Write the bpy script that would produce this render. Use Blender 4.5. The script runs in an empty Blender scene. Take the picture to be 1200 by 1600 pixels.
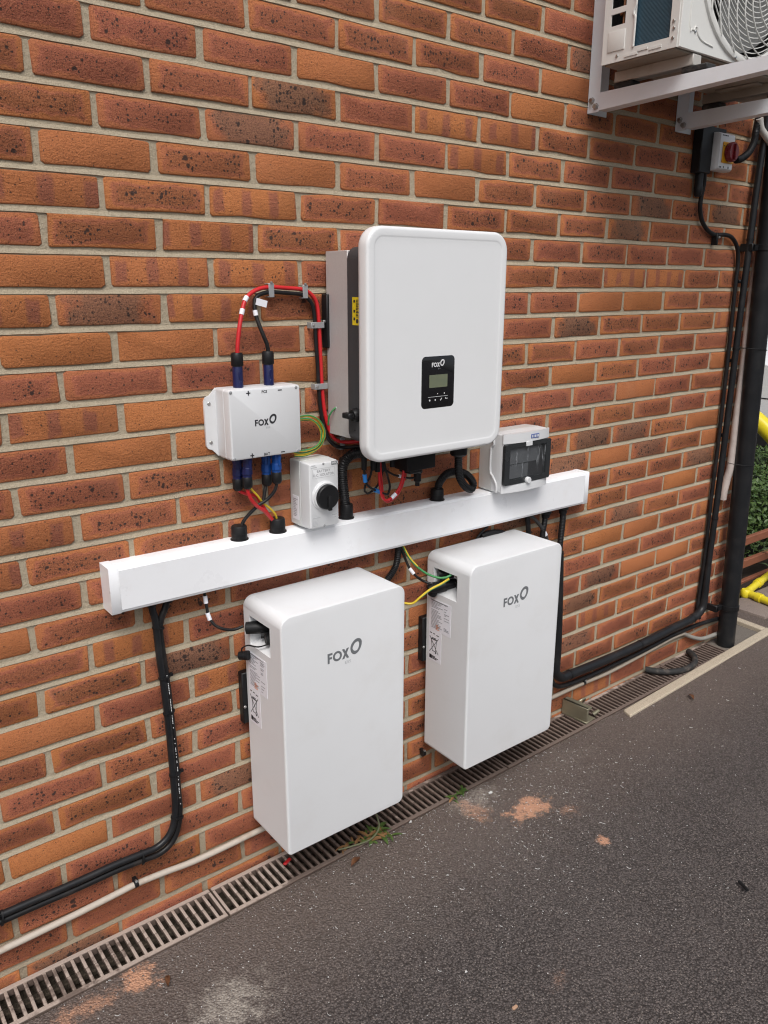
import bpy, bmesh, math, random
from math import sin, cos, pi, radians, atan2, sqrt
from mathutils import Vector, Matrix, noise as mnoise
random.seed(11)
scene = bpy.context.scene
COL = scene.collection

# ------------------------------------------------------------------ camera
YAW, PITCH, ROLL = 0.659229, -0.278077, 0.002528
CAM = Vector((-0.57709, -1.64563, 1.51749))
F_PX = 1240.0
fw = Vector((sin(YAW)*cos(PITCH), cos(YAW)*cos(PITCH), sin(PITCH)))
_r = Vector((cos(YAW), -sin(YAW), 0)); _u = _r.cross(fw)
cam_r = _r*cos(ROLL) + _u*sin(ROLL); cam_u = _u*cos(ROLL) - _r*sin(ROLL)
cd = bpy.data.cameras.new('camera'); cam = bpy.data.objects.new('camera', cd); COL.objects.link(cam)
m = Matrix((( cam_r.x, cam_u.x, -fw.x, CAM.x), (cam_r.y, cam_u.y, -fw.y, CAM.y), (cam_r.z, cam_u.z, -fw.z, CAM.z), (0, 0, 0, 1)))
cam.matrix_world = m
cd.sensor_fit = 'VERTICAL'; cd.sensor_height = 36; cd.lens = F_PX/1600*36
cd.clip_start = 0.02; cd.clip_end = 500
scene.camera = cam
scene.cycles.use_adaptive_sampling = True; scene.cycles.adaptive_threshold = 0.02; scene.cycles.max_bounces = 6; scene.cycles.diffuse_bounces = 2; scene.cycles.glossy_bounces = 3; scene.cycles.transparent_max_bounces = 6; scene.cycles.transmission_bounces = 3
scene.cycles.filter_width = 1.15
scene.render.resolution_x, scene.render.resolution_y = 768, 1024

# ------------------------------------------------------------------ world, sun, exposure (overcast day)
SUN_EL, SUN_AZ = radians(54), radians(212)
w = bpy.data.worlds.new('World'); scene.world = w; w.use_nodes = True
nt = w.node_tree; nt.nodes.clear()
sky = nt.nodes.new('ShaderNodeTexSky'); sky.sky_type = 'NISHITA'; sky.sun_disc = False
sky.sun_elevation = SUN_EL; sky.sun_rotation = SUN_AZ
sky.air_density = 1.0; sky.dust_density = 4.0; sky.ozone_density = 1.0
hs = nt.nodes.new('ShaderNodeHueSaturation'); hs.inputs['Saturation'].default_value = 0.52
bg = nt.nodes.new('ShaderNodeBackground'); bg.inputs['Strength'].default_value = 0.105
wo = nt.nodes.new('ShaderNodeOutputWorld')
nt.links.new(sky.outputs[0], hs.inputs['Color']); nt.links.new(hs.outputs[0], bg.inputs['Color']); nt.links.new(bg.outputs[0], wo.inputs['Surface'])
sl = bpy.data.lights.new('sun', 'SUN'); sl.energy = 1.5; sl.angle = radians(26); sl.color = (1.0, 0.985, 0.965)
so = bpy.data.objects.new('sun', sl); COL.objects.link(so)
sd = Vector((sin(SUN_AZ)*cos(SUN_EL), cos(SUN_AZ)*cos(SUN_EL), sin(SUN_EL)))
so.rotation_euler = sd.to_track_quat('Z', 'Y').to_euler(); so.location = sd*20
scene.view_settings.view_transform = 'Standard'; scene.view_settings.look = 'None'
scene.view_settings.exposure = 0.28; scene.view_settings.gamma = 1.0

# ------------------------------------------------------------------ helpers: objects
def origin_of(o):
    v = Vector((0, 0, 0))
    while o is not None:
        v += o.location; o = o.parent
    return v
def tag(o, label=None, cat=None, group=None, kind=None):
    if label: o['label'] = label
    if cat: o['category'] = cat
    if group: o['group'] = group
    if kind: o['kind'] = kind
    return o
def thing(name, label, cat, loc=(0, 0, 0), group=None):
    o = bpy.data.objects.new(name, None); COL.objects.link(o); o.location = loc; o.empty_display_size = .05
    return tag(o, label, cat, group)

class MB:
    """collects shapes in world coordinates; build() links them as one mesh object"""
    def __init__(s): s.v = []; s.f = []
    def add(s, verts, faces):
        b = len(s.v); s.v += [tuple(p) for p in verts]; s.f += [[b+i for i in f] for f in faces]; return s
    def bm(s, bm):
        bm.verts.index_update(); s.add([v.co[:] for v in bm.verts], [[v.index for v in f.verts] for f in bm.faces]); bm.free(); return s
    def box(s, x0, x1, y0, y1, z0, z1, bev=0, seg=2, rot=None):
        x0, x1 = sorted((x0, x1)); y0, y1 = sorted((y0, y1)); z0, z1 = sorted((z0, z1))
        bm = bmesh.new(); bmesh.ops.create_cube(bm, size=1)
        c = Vector(((x0+x1)/2, (y0+y1)/2, (z0+z1)/2))
        for v in bm.verts: v.co = Vector((v.co.x*(x1-x0), v.co.y*(y1-y0), v.co.z*(z1-z0)))
        if bev: bmesh.ops.bevel(bm, geom=list(bm.edges), offset=bev, segments=seg, affect='EDGES', profile=.5)
        for v in bm.verts: v.co = (rot @ v.co if rot else v.co) + c
        return s.bm(bm)
    def loft(s, rings, cap0=True, cap1=True, closed=True):
        n = len(rings[0]); vs = [p for r in rings for p in r]; fs = []
        for i in range(len(rings)-1):
            for j in range(n if closed else n-1):
                k = (j+1) % n; fs.append([i*n+j, i*n+k, (i+1)*n+k, (i+1)*n+j])
        if cap0: fs.append(list(range(n))[::-1])
        if cap1: fs.append([(len(rings)-1)*n+j for j in range(n)])
        return s.add(vs, fs)
    def cyl(s, p0, p1, r0, r1=None, n=16, caps=True):
        r1 = r0 if r1 is None else r1; p0 = Vector(p0); p1 = Vector(p1)
        return s.turn(p0, p1-p0, [(0, r0), (1, r1)], n, caps)
    def turn(s, p, axis, prof, n=16, caps=True):
        """profile of (t along axis, radius)"""
        p = Vector(p); axis = Vector(axis); a = axis.normalized()
        e = a.orthogonal().normalized(); g = a.cross(e)
        rings = [[p+axis*t+(e*cos(2*pi*k/n)+g*sin(2*pi*k/n))*r for k in range(n)] for t, r in prof]
        return s.loft(rings, caps, caps)
    def tube(s, pts, r, n=10, step=.006, corr=0, pitch=.005):
        P = spline(pts, step if not corr else pitch/2)
        rings = []; t = (P[1]-P[0]).normalized(); e = t.orthogonal().normalized()
        for i, p in enumerate(P):
            t2 = (P[min(i+1, len(P)-1)]-P[max(i-1, 0)]).normalized()
            e = (e - t2*e.dot(t2)).normalized(); g = t2.cross(e)
            rr = (r(i/(len(P)-1)) if callable(r) else r)*(1 if not corr or i % 2 else 1-corr)
            rings.append([p+(e*cos(2*pi*k/n)+g*sin(2*pi*k/n))*rr for k in range(n)])
        return s.loft(rings)
    def prism(s, pts, d):
        """polygon pts extruded by vector d"""
        d = Vector(d); A = [Vector(p) for p in pts]; return s.loft([A, [p+d for p in A]])
    def build(s, name, mat, parent=None, smooth=True, ang=38, loc=None):
        o0 = origin_of(parent) if parent else Vector(loc if loc else (0, 0, 0))
        me = bpy.data.meshes.new(name)
        me.from_pydata([(x-o0.x, y-o0.y, z-o0.z) for x, y, z in s.v], [], s.f)
        bm = bmesh.new(); bm.from_mesh(me); bmesh.ops.recalc_face_normals(bm, faces=bm.faces); bm.to_mesh(me); bm.free()
        if smooth:
            me.polygons.foreach_set('use_smooth', [True]*len(me.polygons)); me.set_sharp_from_angle(angle=radians(ang))
        for mm in (mat if isinstance(mat, (list, tuple)) else [mat]): me.materials.append(mm)
        me.update()
        o = bpy.data.objects.new(name, me); COL.objects.link(o)
        if parent: o.parent = parent
        elif loc: o.location = loc
        return o

def spline(pts, step=.006):
    P = [Vector(p) for p in pts]
    if len(P) == 2: P = [P[0], (P[0]+P[1])/2, P[1]]
    P = [2*P[0]-P[1]] + P + [2*P[-1]-P[-2]]; out = []
    for i in range(1, len(P)-2):
        a, b, c, d = P[i-1], P[i], P[i+1], P[i+2]; n = max(1, int((c-b).length/step))
        for k in range(n):
            t = k/n
            out.append(.5*((2*b)+(c-a)*t+(2*a-5*b+4*c-d)*t*t+(3*b-a-3*c+d)*t**3))
    out.append(P[-2]); return out

def rrect(x0, x1, z0, z1, y, r, n=6, inset=0):
    """rounded rectangle ring in the wall plane; r = one radius or (bl, br, tr, tl)"""
    rs = r if isinstance(r, (tuple, list)) else (r,)*4
    x0 += inset; x1 -= inset; z0 += inset; z1 -= inset; out = []
    for (cx, cz, a0), q in zip(((x0, z0, pi), (x1, z0, 1.5*pi), (x1, z1, 0), (x0, z1, .5*pi)), rs):
        q = max(q-inset, .0005); sx = q if cx == x0 else -q; sz = q if cz == z0 else -q
        for k in range(n+1):
            a = a0+.5*pi*k/n; out.append(Vector((cx+sx+q*cos(a), y, cz+sz+q*sin(a))))
    return out

def text_geo(txt, size, bold=0):
    c = bpy.data.curves.new('t', 'FONT'); c.body = txt; c.size = size; c.offset = bold; c.resolution_u = 3
    c.align_x = 'CENTER'; c.align_y = 'CENTER'
    o = bpy.data.objects.new('t', c); COL.objects.link(o)
    bpy.context.view_layer.update()
    me = bpy.data.meshes.new_from_object(o.evaluated_get(bpy.context.evaluated_depsgraph_get()))
    vs = [v.co[:] for v in me.vertices]; fs = [list(p.vertices) for p in me.polygons]
    bpy.data.objects.remove(o); bpy.data.curves.remove(c); bpy.data.meshes.remove(me)
    return vs, fs
def put_text(mb, txt, size, at, face='front', bold=0, sx=1.0):
    vs, fs = text_geo(txt, size, bold); x, y, z = at
    if face == 'front': mb.add([(x+a*sx, y, z+b) for a, b, c in vs], fs)
    elif face == 'left': mb.add([(x, y-a*sx, z+b) for a, b, c in vs], fs)
    return mb

# ------------------------------------------------------------------ helpers: node materials
class NT:
    def __init__(s, name):
        s.m = bpy.data.materials.new(name); s.m.use_nodes = True; s.t = s.m.node_tree; s.t.nodes.clear()
        s.out = s.t.nodes.new('ShaderNodeOutputMaterial'); s.b = s.t.nodes.new('ShaderNodeBsdfPrincipled')
        s.t.links.new(s.b.outputs[0], s.out.inputs['Surface'])
    def set(s, sock, v):
        if hasattr(v, 'is_linked') or isinstance(v, bpy.types.NodeSocket): s.t.links.new(v, sock)
        else:
            if isinstance(v, (tuple, list)) and len(v) == 3 and sock.type == 'RGBA': v = (*v, 1)
            sock.default_value = v
    def n(s, typ, **kw):
        nd = s.t.nodes.new(typ)
        for k, v in kw.items():
            if k.startswith('_'): setattr(nd, k[1:], v)
            else: s.set(nd.inputs[k.replace('__', ' ')], v)
        return nd
    def M(s, op, a, b=None, c=None, clamp=False):
        nd = s.t.nodes.new('ShaderNodeMath'); nd.operation = op; nd.use_clamp = clamp
        s.set(nd.inputs[0], a)
        if b is not None: s.set(nd.inputs[1], b)
        if c is not None: s.set(nd.inputs[2], c)
        return nd.outputs[0]
    def V(s, op, a, b=None):
        nd = s.t.nodes.new('ShaderNodeVectorMath'); nd.operation = op; s.set(nd.inputs[0], a)
        if b is not None: s.set(nd.inputs['Scale'] if op == 'SCALE' else nd.inputs[1], b)
        return nd.outputs['Value'] if op in ('LENGTH', 'DISTANCE', 'DOT_PRODUCT') else nd.outputs[0]
    def noise(s, vec, scale, detail=3, rough=.55, dim='3D'):
        nd = s.n('ShaderNodeTexNoise', Scale=scale, Detail=detail, Roughness=rough); s.set(nd.inputs['Vector'], vec); return nd.outputs['Fac']
    def voro(s, vec, scale, feat='F1', rnd=1.0):
        nd = s.n('ShaderNodeTexVoronoi', _feature=feat, Scale=scale, Randomness=rnd); s.set(nd.inputs['Vector'], vec); return nd
    def ss(s, x, a, b, lo=0.0, hi=1.0, typ='SMOOTHSTEP'):
        nd = s.t.nodes.new('ShaderNodeMapRange'); nd.interpolation_type = typ
        for i, v in zip((0, 1, 2, 3, 4), (x, a, b, lo, hi)): s.set(nd.inputs[i], v)
        return nd.outputs[0]
    def mix(s, f, a, b, mode='MIX'):
        nd = s.t.nodes.new('ShaderNodeMix'); nd.data_type = 'RGBA'; nd.blend_type = mode; nd.clamp_factor = True
        s.set(nd.inputs[0], f); s.set(nd.inputs[6], a); s.set(nd.inputs[7], b); return nd.outputs[2]
    def obj(s): return s.t.nodes.new('ShaderNodeTexCoord').outputs['Object']
    def pos(s): return s.t.nodes.new('ShaderNodeNewGeometry').outputs['Position']
    def bump(s, h, strength=.3, dist=.001):
        nd = s.n('ShaderNodeBump', Strength=strength, Distance=dist); s.set(nd.inputs['Height'], h); s.t.links.new(nd.outputs[0], s.b.inputs['Normal'])
    def fin(s, col, rough=.6, metal=0, spec=.5, coat=0):
        s.set(s.b.inputs['Base Color'], col); s.set(s.b.inputs['Roughness'], rough); s.set(s.b.inputs['Metallic'], metal)
        s.set(s.b.inputs['Specular IOR Level'], spec); s.set(s.b.inputs['Coat Weight'], coat); return s.m

def mat(name, c, rough=.5, metal=0, var=.07, scale=14, bump=.1, bscale=500, spec=.5, dirt=None, damt=.3, dscale=9, coat=0):
    t = NT(name); p = t.pos()
    n1 = t.noise(p, scale, 4)
    col = t.mix(n1, tuple(x*(1-var) for x in c), tuple(min(1, x*(1+var)) for x in c))
    if dirt:
        d = t.M('MULTIPLY', t.ss(t.noise(p, dscale, 6, .65), .48, .72), damt)
        col = t.mix(d, col, dirt)
    r = t.ss(n1, .3, .7, max(.02, rough-.07), min(1, rough+.07))
    if bump >= .15: t.bump(t.noise(p, bscale, 2), bump, .0006)
    return t.fin(col, r, metal, spec, coat)

# ------------------------------------------------------------------ materials
WHITE_COAT = mat('white_powder_coat', (.78, .79, .80), .42, var=.012, bump=.08, bscale=900, dirt=(.58, .54, .49), damt=.12, dscale=6)
WHITE_COVER = mat('white_cover_plastic', (.81, .82, .825), .4, var=.012, bump=.06, bscale=700, dirt=(.7, .68, .64), damt=.05, dscale=4)
WHITE_PVC = mat('white_pvc', (.91, .92, .94), .33, var=.015, bump=.05, dirt=(.62, .52, .44), damt=.12, dscale=9)
GREY_PLASTIC = mat('light_grey_plastic', (.66, .68, .67), .38, var=.02, bump=.05, dirt=(.5, .45, .4), damt=.10)
PALE_PLASTIC = mat('pale_grey_plastic', (.74, .75, .76), .38, var=.015, bump=.04, dirt=(.55, .5, .45), damt=.06)
BLACK_PLASTIC = mat('black_plastic', (.011, .011, .012), .45, var=.15, bump=.06, spec=.3)
BLACK_CABLE = mat('black_cable_sheath', (.012, .012, .013), .42, var=.2, bump=.05, spec=.3, dirt=(.10, .075, .06), damt=.2, dscale=30)
BLACK_PIPE = mat('black_upvc', (.013, .014, .016), .4, var=.12, bump=.08, spec=.35, dirt=(.08, .07, .065), damt=.18, dscale=12)
DARK_BODY = mat('charcoal_casting', (.045, .046, .05), .5, var=.08, bump=.2)
RED_CABLE = mat('red_cable_sheath', (.60, .02, .025), .4, var=.06, bump=.04)
YELLOW_CABLE = mat('yellow_insulation', (.70, .50, .03), .4, var=.06, bump=.03)
GREEN_CABLE = mat('green_insulation', (.06, .27, .09), .4, var=.08, bump=.03)
BLUE_CONN = mat('blue_connector_plastic', (.009, .014, .075), .35, var=.12, bump=.05)
BLUE_BRIGHT = mat('bright_blue_plastic', (.008, .06, .26), .35, var=.1, bump=.05)
BLUE_TAG = mat('blue_tape', (.03, .22, .62), .5, bump=.05)
PAPER = mat('white_label', (.86, .86, .91), .5, var=.02, bump=.05)
INK = mat('black_ink', (.03, .03, .035), .5, bump=0)
INK_GREY = mat('grey_ink', (.17, .18, .19), .45, bump=0)
INK_PALE = mat('pale_grey_ink', (.50, .51, .52), .45, bump=0)
INK_SOFT = mat('soft_grey_print', (.26, .26, .28), .5, bump=0)
INK_ORANGE = mat('orange_ink', (.65, .22, .08), .5, bump=0)
INK_BLUE = mat('blue_ink', (.12, .17, .40), .45, bump=0)
INK_WHITE = mat('white_ink', (.75, .75, .75), .45, bump=0)
YELLOW_LABEL = mat('yellow_label', (.80, .62, .02), .45, var=.03, bump=.03)
STEEL = mat('zinc_steel', (.50, .50, .49), .35, metal=.9, var=.1, bump=.1)
GALV = mat('galvanised_clip', (.40, .41, .42), .5, metal=.4, var=.12, bump=.15)
BRASSY = mat('weathered_brass_steel', (.30, .28, .20), .45, metal=.55, var=.2, bump=.2, dirt=(.18, .15, .1), damt=.5)
RUBBER = mat('black_rubber', (.02, .02, .02), .75, var=.2, bump=.4, bscale=250, dirt=(.2, .16, .13), damt=.4, dscale=25)
AC_WHITE = mat('ivory_painted_steel', (.72, .715, .68), .4, var=.015, bump=.05, dirt=(.55, .5, .42), damt=.08)
BRACKET_WHITE = mat('white_painted_bracket', (.82, .85, .88), .4, var=.02, bump=.06, dirt=(.5, .48, .45), damt=.12)
DARK_VOID = mat('dark_interior', (.012, .012, .012), .8, bump=0)
PAN = mat('soiled_base_pan', (.30, .26, .21), .55, var=.12, bump=.2, dirt=(.2, .15, .1), damt=.5)
KNOB_RED = mat('dark_red_knob', (.20, .012, .018), .3, var=.08, bump=.03)
PLATE_YELLOW = mat('amber_plate', (.75, .36, .01), .4, var=.04, bump=.03)
HOSE_PINK = mat('pale_insulated_hose', (.58, .50, .46), .7, var=.08, bump=.5, bscale=160, dirt=(.35, .27, .23), damt=.4, dscale=20)
PAINTED_PIPE = mat('dusty_white_pipe', (.52, .46, .39), .7, var=.14, bump=.4, bscale=150, dirt=(.30, .20, .14), damt=.65, dscale=14)
DULL_PIPE = mat('dull_tan_pipe', (.36, .31, .25), .7, var=.15, bump=.4, bscale=150, dirt=(.22, .16, .11), damt=.6, dscale=14)
GREY_PIPE = mat('pale_grey_pipe', (.30, .29, .26), .55, var=.08, bump=.2, dirt=(.3, .25, .2), damt=.3)
YELLOW_PAINT = mat('yellow_plastic', (.80, .66, .03), .35, var=.05, bump=.05, dirt=(.45, .35, .1), damt=.2)
CAR_WHITE = mat('white_car_paint', (.74, .75, .76), .18, var=.01, bump=0, coat=.6)
TYRE = mat('tyre_rubber', (.02, .02, .022), .8, bump=.3)
RIM = mat('alloy_rim', (.35, .35, .36), .35, metal=.8, bump=.05)
TIMBER = mat('red_brown_timber', (.24, .085, .045), .7, var=.25, scale=30, bump=.4, bscale=90)
GREY_POST = mat('grey_metal_post', (.22, .24, .24), .5, metal=.3, var=.1)

def alu_mat():
    t = NT('brushed_aluminium'); p = t.pos()
    n = t.noise(p, 160, 5, .7); n2 = t.noise(p, 9, 3)
    col = t.mix(n, (.50, .48, .47), (.68, .65, .64)); col = t.mix(t.M('MULTIPLY', t.ss(n2, .5, .75), .35), col, (.60, .50, .49))
    t.bump(n, .15, .0005); return t.fin(col, t.ss(n, .3, .7, .42, .6), .25)
ALU = alu_mat()
def coil_mat():
    t = NT('blue_coil_fins'); p = t.pos()
    sx = t.n('ShaderNodeSeparateXYZ', Vector=p)
    wv = t.M('SINE', t.M('MULTIPLY', sx.outputs['Z'], 2200.0)); w2 = t.M('SINE', t.M('MULTIPLY', sx.outputs['Z'], 420.0))
    col = t.mix(t.ss(wv, -1, 1), (.03, .075, .11), (.06, .13, .18)); col = t.mix(t.M('MULTIPLY', t.ss(w2, .2, 1), .4), col, (.04, .09, .13))
    t.bump(wv, .4, .001); return t.fin(col, .4, .4)
COIL = coil_mat()
def glass_mat():
    t = NT('smoked_clear_window'); p = t.pos()
    st = t.noise(t.n('ShaderNodeMapping', Vector=p, Rotation=(0, .9, 0), Scale=(60, 60, 9)).outputs[0], 1.0, 4, .7)
    s = t.ss(st, .56, .64)
    t.set(t.b.inputs['Alpha'], t.ss(s, 0, 1, .14, .42))
    return t.fin(t.mix(s, (.05, .053, .056), (.40, .42, .44)), t.ss(s, 0, 1, .12, .35), 0, .6)
SMOKED = glass_mat()
def lcd_mat():
    t = NT('lcd_glass'); p = t.pos(); n = t.noise(p, 45, 3)
    return t.fin(t.mix(n, (.13, .16, .12), (.21, .22, .13)), .15, 0, .5)
LCD = lcd_mat()
def leaf_mat(name, a, b):
    t = NT(name); oi = t.noise(t.pos(), 40, 2)
    t.set(t.b.inputs['Subsurface Weight'], 0.0)
    return t.fin(t.mix(t.ss(oi, .3, .7), a, b), .5)
LEAF = leaf_mat('weed_leaf', (.045, .10, .02), (.11, .165, .04))
DRYLEAF = leaf_mat('dry_leaf', (.22, .11, .05), (.30, .17, .07))
HEDGE_LEAF = leaf_mat('hedge_leaf', (.035, .075, .018), (.10, .16, .04))
STEM = mat('green_stem', (.15, .16, .085), .6, var=.3)

def conc_mat(name, c, d):
    t = NT(name); p = t.pos(); n = t.noise(p, 6, 6, .6); g = t.noise(p, 320, 3, .7)
    col = t.mix(n, c, d); col = t.mix(t.ss(g, .45, .62), col, tuple(x*.72 for x in c))
    t.bump(g, .5, .0015); return t.fin(col, .85, 0, .2)
CONCRETE = conc_mat('cream_concrete', (.50, .42, .32), (.60, .52, .40))
CONC_DARK = conc_mat('grey_concrete', (.16, .14, .12), (.24, .21, .18))

def mortar_mat():
    t = NT('buff_mortar'); p = t.pos(); n = t.noise(p, 7, 5, .6); g = t.noise(p, 420, 3, .75); f = t.noise(p, 70, 4, .6)
    col = t.mix(n, (.41, .345, .25), (.51, .435, .32)); col = t.mix(t.ss(g, .5, .68), col, (.32, .26, .18))
    col = t.mix(t.M('MULTIPLY', t.ss(f, .55, .75), .35), col, (.61, .53, .40))
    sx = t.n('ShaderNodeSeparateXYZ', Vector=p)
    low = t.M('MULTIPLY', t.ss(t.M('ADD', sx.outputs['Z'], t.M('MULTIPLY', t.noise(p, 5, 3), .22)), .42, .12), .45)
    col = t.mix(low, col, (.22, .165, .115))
    t.bump(t.M('ADD', t.M('MULTIPLY', g, .5), f), .9, .004)
    return t.fin(col, .92, 0, .15)
MORTAR = mortar_mat()

def brick_mat(kind):
    t = NT('multi_red_brick_' + kind.lower())
    def at(n, ty): 
        nd = t.t.nodes.new('ShaderNodeAttribute'); nd.attribute_name = n; nd.attribute_type = ty; return nd
    bl = at('bl', 'GEOMETRY').outputs['Vector']
    q1 = t.n('ShaderNodeSeparateXYZ', Vector=at('bp1', kind).outputs['Vector']); q2 = t.n('ShaderNodeSeparateXYZ', Vector=at('bp2', kind).outputs['Vector'])
    flash, band, dark = q1.outputs; speck, hue, seed = q2.outputs
    sv = t.n('ShaderNodeCombineXYZ', X=t.M('MULTIPLY', seed, 37.1), Y=t.M('MULTIPLY', seed, 91.7), Z=t.M('MULTIPLY', seed, 13.3)).outputs[0]
    p = t.V('ADD', bl, sv); s = t.n('ShaderNodeSeparateXYZ', Vector=bl); x, z = s.outputs['X'], s.outputs['Z']
    n1 = t.noise(p, 24, 3); n2 = t.noise(p, 130, 4, .65); n3 = t.noise(p, 520, 3, .7)
    dx = t.M('SUBTRACT', .107, t.M('ABSOLUTE', x)); dz = t.M('SUBTRACT', .031, t.M('ABSOLUTE', z))
    e0 = t.M('MINIMUM', dx, dz)
    ed = t.M('ADD', t.M('MINIMUM', t.M('MULTIPLY', dx, .65), dz), t.M('ADD', t.M('MULTIPLY', t.M('SUBTRACT', n1, .5), .026), t.M('MULTIPLY', t.M('SUBTRACT', n2, .5), .012)))
    org = t.mix(n1, (.45, .148, .046), (.56, .205, .070))
    org = t.mix(t.M('MULTIPLY', hue, .75), org, (.42, .130, .068))
    # fired flash in the middle of the face, rosy rim, browner heart
    fm = t.M('MULTIPLY', t.ss(ed, .006, .0125), flash)
    fc = t.mix(t.ss(ed, .008, .020), (.385, .112, .074), t.mix(hue, (.235, .076, .036), (.27, .072, .050)))
    col = t.mix(t.M('MULTIPLY', fm, .9), org, fc)
    # two or three upright kiss marks
    bx = t.M('ADD', t.M('MULTIPLY', x, t.ss(seed, 0, 1, 70, 105, 'LINEAR')), t.M('ADD', t.M('MULTIPLY', seed, 40.0), t.M('MULTIPLY', n1, 1.2)))
    bm_ = t.M('MULTIPLY', t.M('MULTIPLY', t.ss(t.M('SINE', bx), .15, .75), t.ss(t.M('ADD', dz, t.M('MULTIPLY', t.M('SUBTRACT', n1, .5), .04)), .001, .013)), band)
    col = t.mix(t.M('MULTIPLY', bm_, .85), col, (.31, .098, .066))
    # over-fired grey heart
    dm = t.M('MULTIPLY', t.ss(t.M('ADD', t.M('MULTIPLY', dx, .55), t.M('MULTIPLY', t.M('SUBTRACT', n1, .5), .07)), .004, .026), dark)
    col = t.mix(t.M('MULTIPLY', dm, .8), col, t.mix(n2, (.115, .070, .052), (.235, .135, .092)))
    # iron spots
    hs_ = t.M('MAXIMUM', t.ss(ed, .008, .018), t.M('MULTIPLY', dm, .9))
    hs_ = t.M('MULTIPLY', hs_, speck)
    wp = t.V('ADD', p, t.V('SCALE', t.n('ShaderNodeCombineXYZ', X=t.M('SUBTRACT', n2, .5), Z=t.M('SUBTRACT', n3, .5)).outputs[0], .006))
    ws = t.n('ShaderNodeSeparateXYZ', Vector=wp); wp2 = t.n('ShaderNodeCombineXYZ', X=ws.outputs['X'], Y=ws.outputs['Z']).outputs[0]
    def spots(scale, gate, rmax, soft):
        v = t.voro(wp2, scale); v.voronoi_dimensions = '2D'; rnd_ = t.n('ShaderNodeSeparateColor', Color=v.outputs['Color']).outputs[0]
        x_ = t.M('ADD', rnd_, t.M('MULTIPLY', t.M('SUBTRACT', hs_, 1.0), .38)); on = t.M('GREATER_THAN', x_, gate)
        r = t.M('SUBTRACT', t.M('MULTIPLY', on, t.ss(x_, gate, 1.0, .32, .2+rmax, 'LINEAR')), .2)
        return t.ss(t.M('SUBTRACT', v.outputs['Distance'], r), soft, -soft)
    g1 = t.noise(p, 30, 2); hs_ = t.M('MULTIPLY', hs_, t.ss(g1, .30, .62, .45, 1.12))
    sp = t.M('MAXIMUM', t.M('MAXIMUM', spots(110, .58, .40, .07), t.M('MULTIPLY', spots(290, .44, .40, .09), .85)), spots(50, .76, .30, .05))
    # grain, sanded drag lines
    col = t.mix(t.M('MULTIPLY', t.ss(n3, .42, .62), .45), col, t.mix(.5, col, (.62, .30, .14)))
    col = t.mix(t.M('MULTIPLY', t.ss(n3, .48, .32), .60), col, (.10, .04, .025))
    col = t.mix(t.M('MULTIPLY', sp, .9), col, (.035, .026, .024))
    # mortar smears on the arrises
    sm = t.ss(t.M('ADD', e0, t.M('MULTIPLY', t.M('SUBTRACT', n2, .45), .010)), .0016, -.0012)
    col = t.mix(t.M('MULTIPLY', sm, .55), col, (.50, .42, .31))
    dust = t.M('MULTIPLY', t.ss(t.noise(t.pos(), 3.2, 5, .6), .55, .8), .10)
    col = t.mix(dust, col, (.52, .40, .29))
    cr = t.noise(t.n('ShaderNodeMapping', Vector=p, Scale=(60, 60, 230)).outputs[0], 1.0, 4, .6)
    t.bump(t.M('ADD', t.M('MULTIPLY', n3, .7), t.M('ADD', t.M('MULTIPLY', cr, .55), t.noise(p, 210, 3, .65))), .9, .0030)
    return t.fin(col, t.ss(n2, .3, .7, .72, .9), 0, .25)
BRICK_OBJ = brick_mat('OBJECT'); BRICK_GEO = brick_mat('GEOMETRY')

def zg(x):
    """ground level along the wall: level, then rising a little towards the corner"""
    return 0.0 if x < .15 else (.015*(x-.15) if x < 2.6 else .03675)

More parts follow.
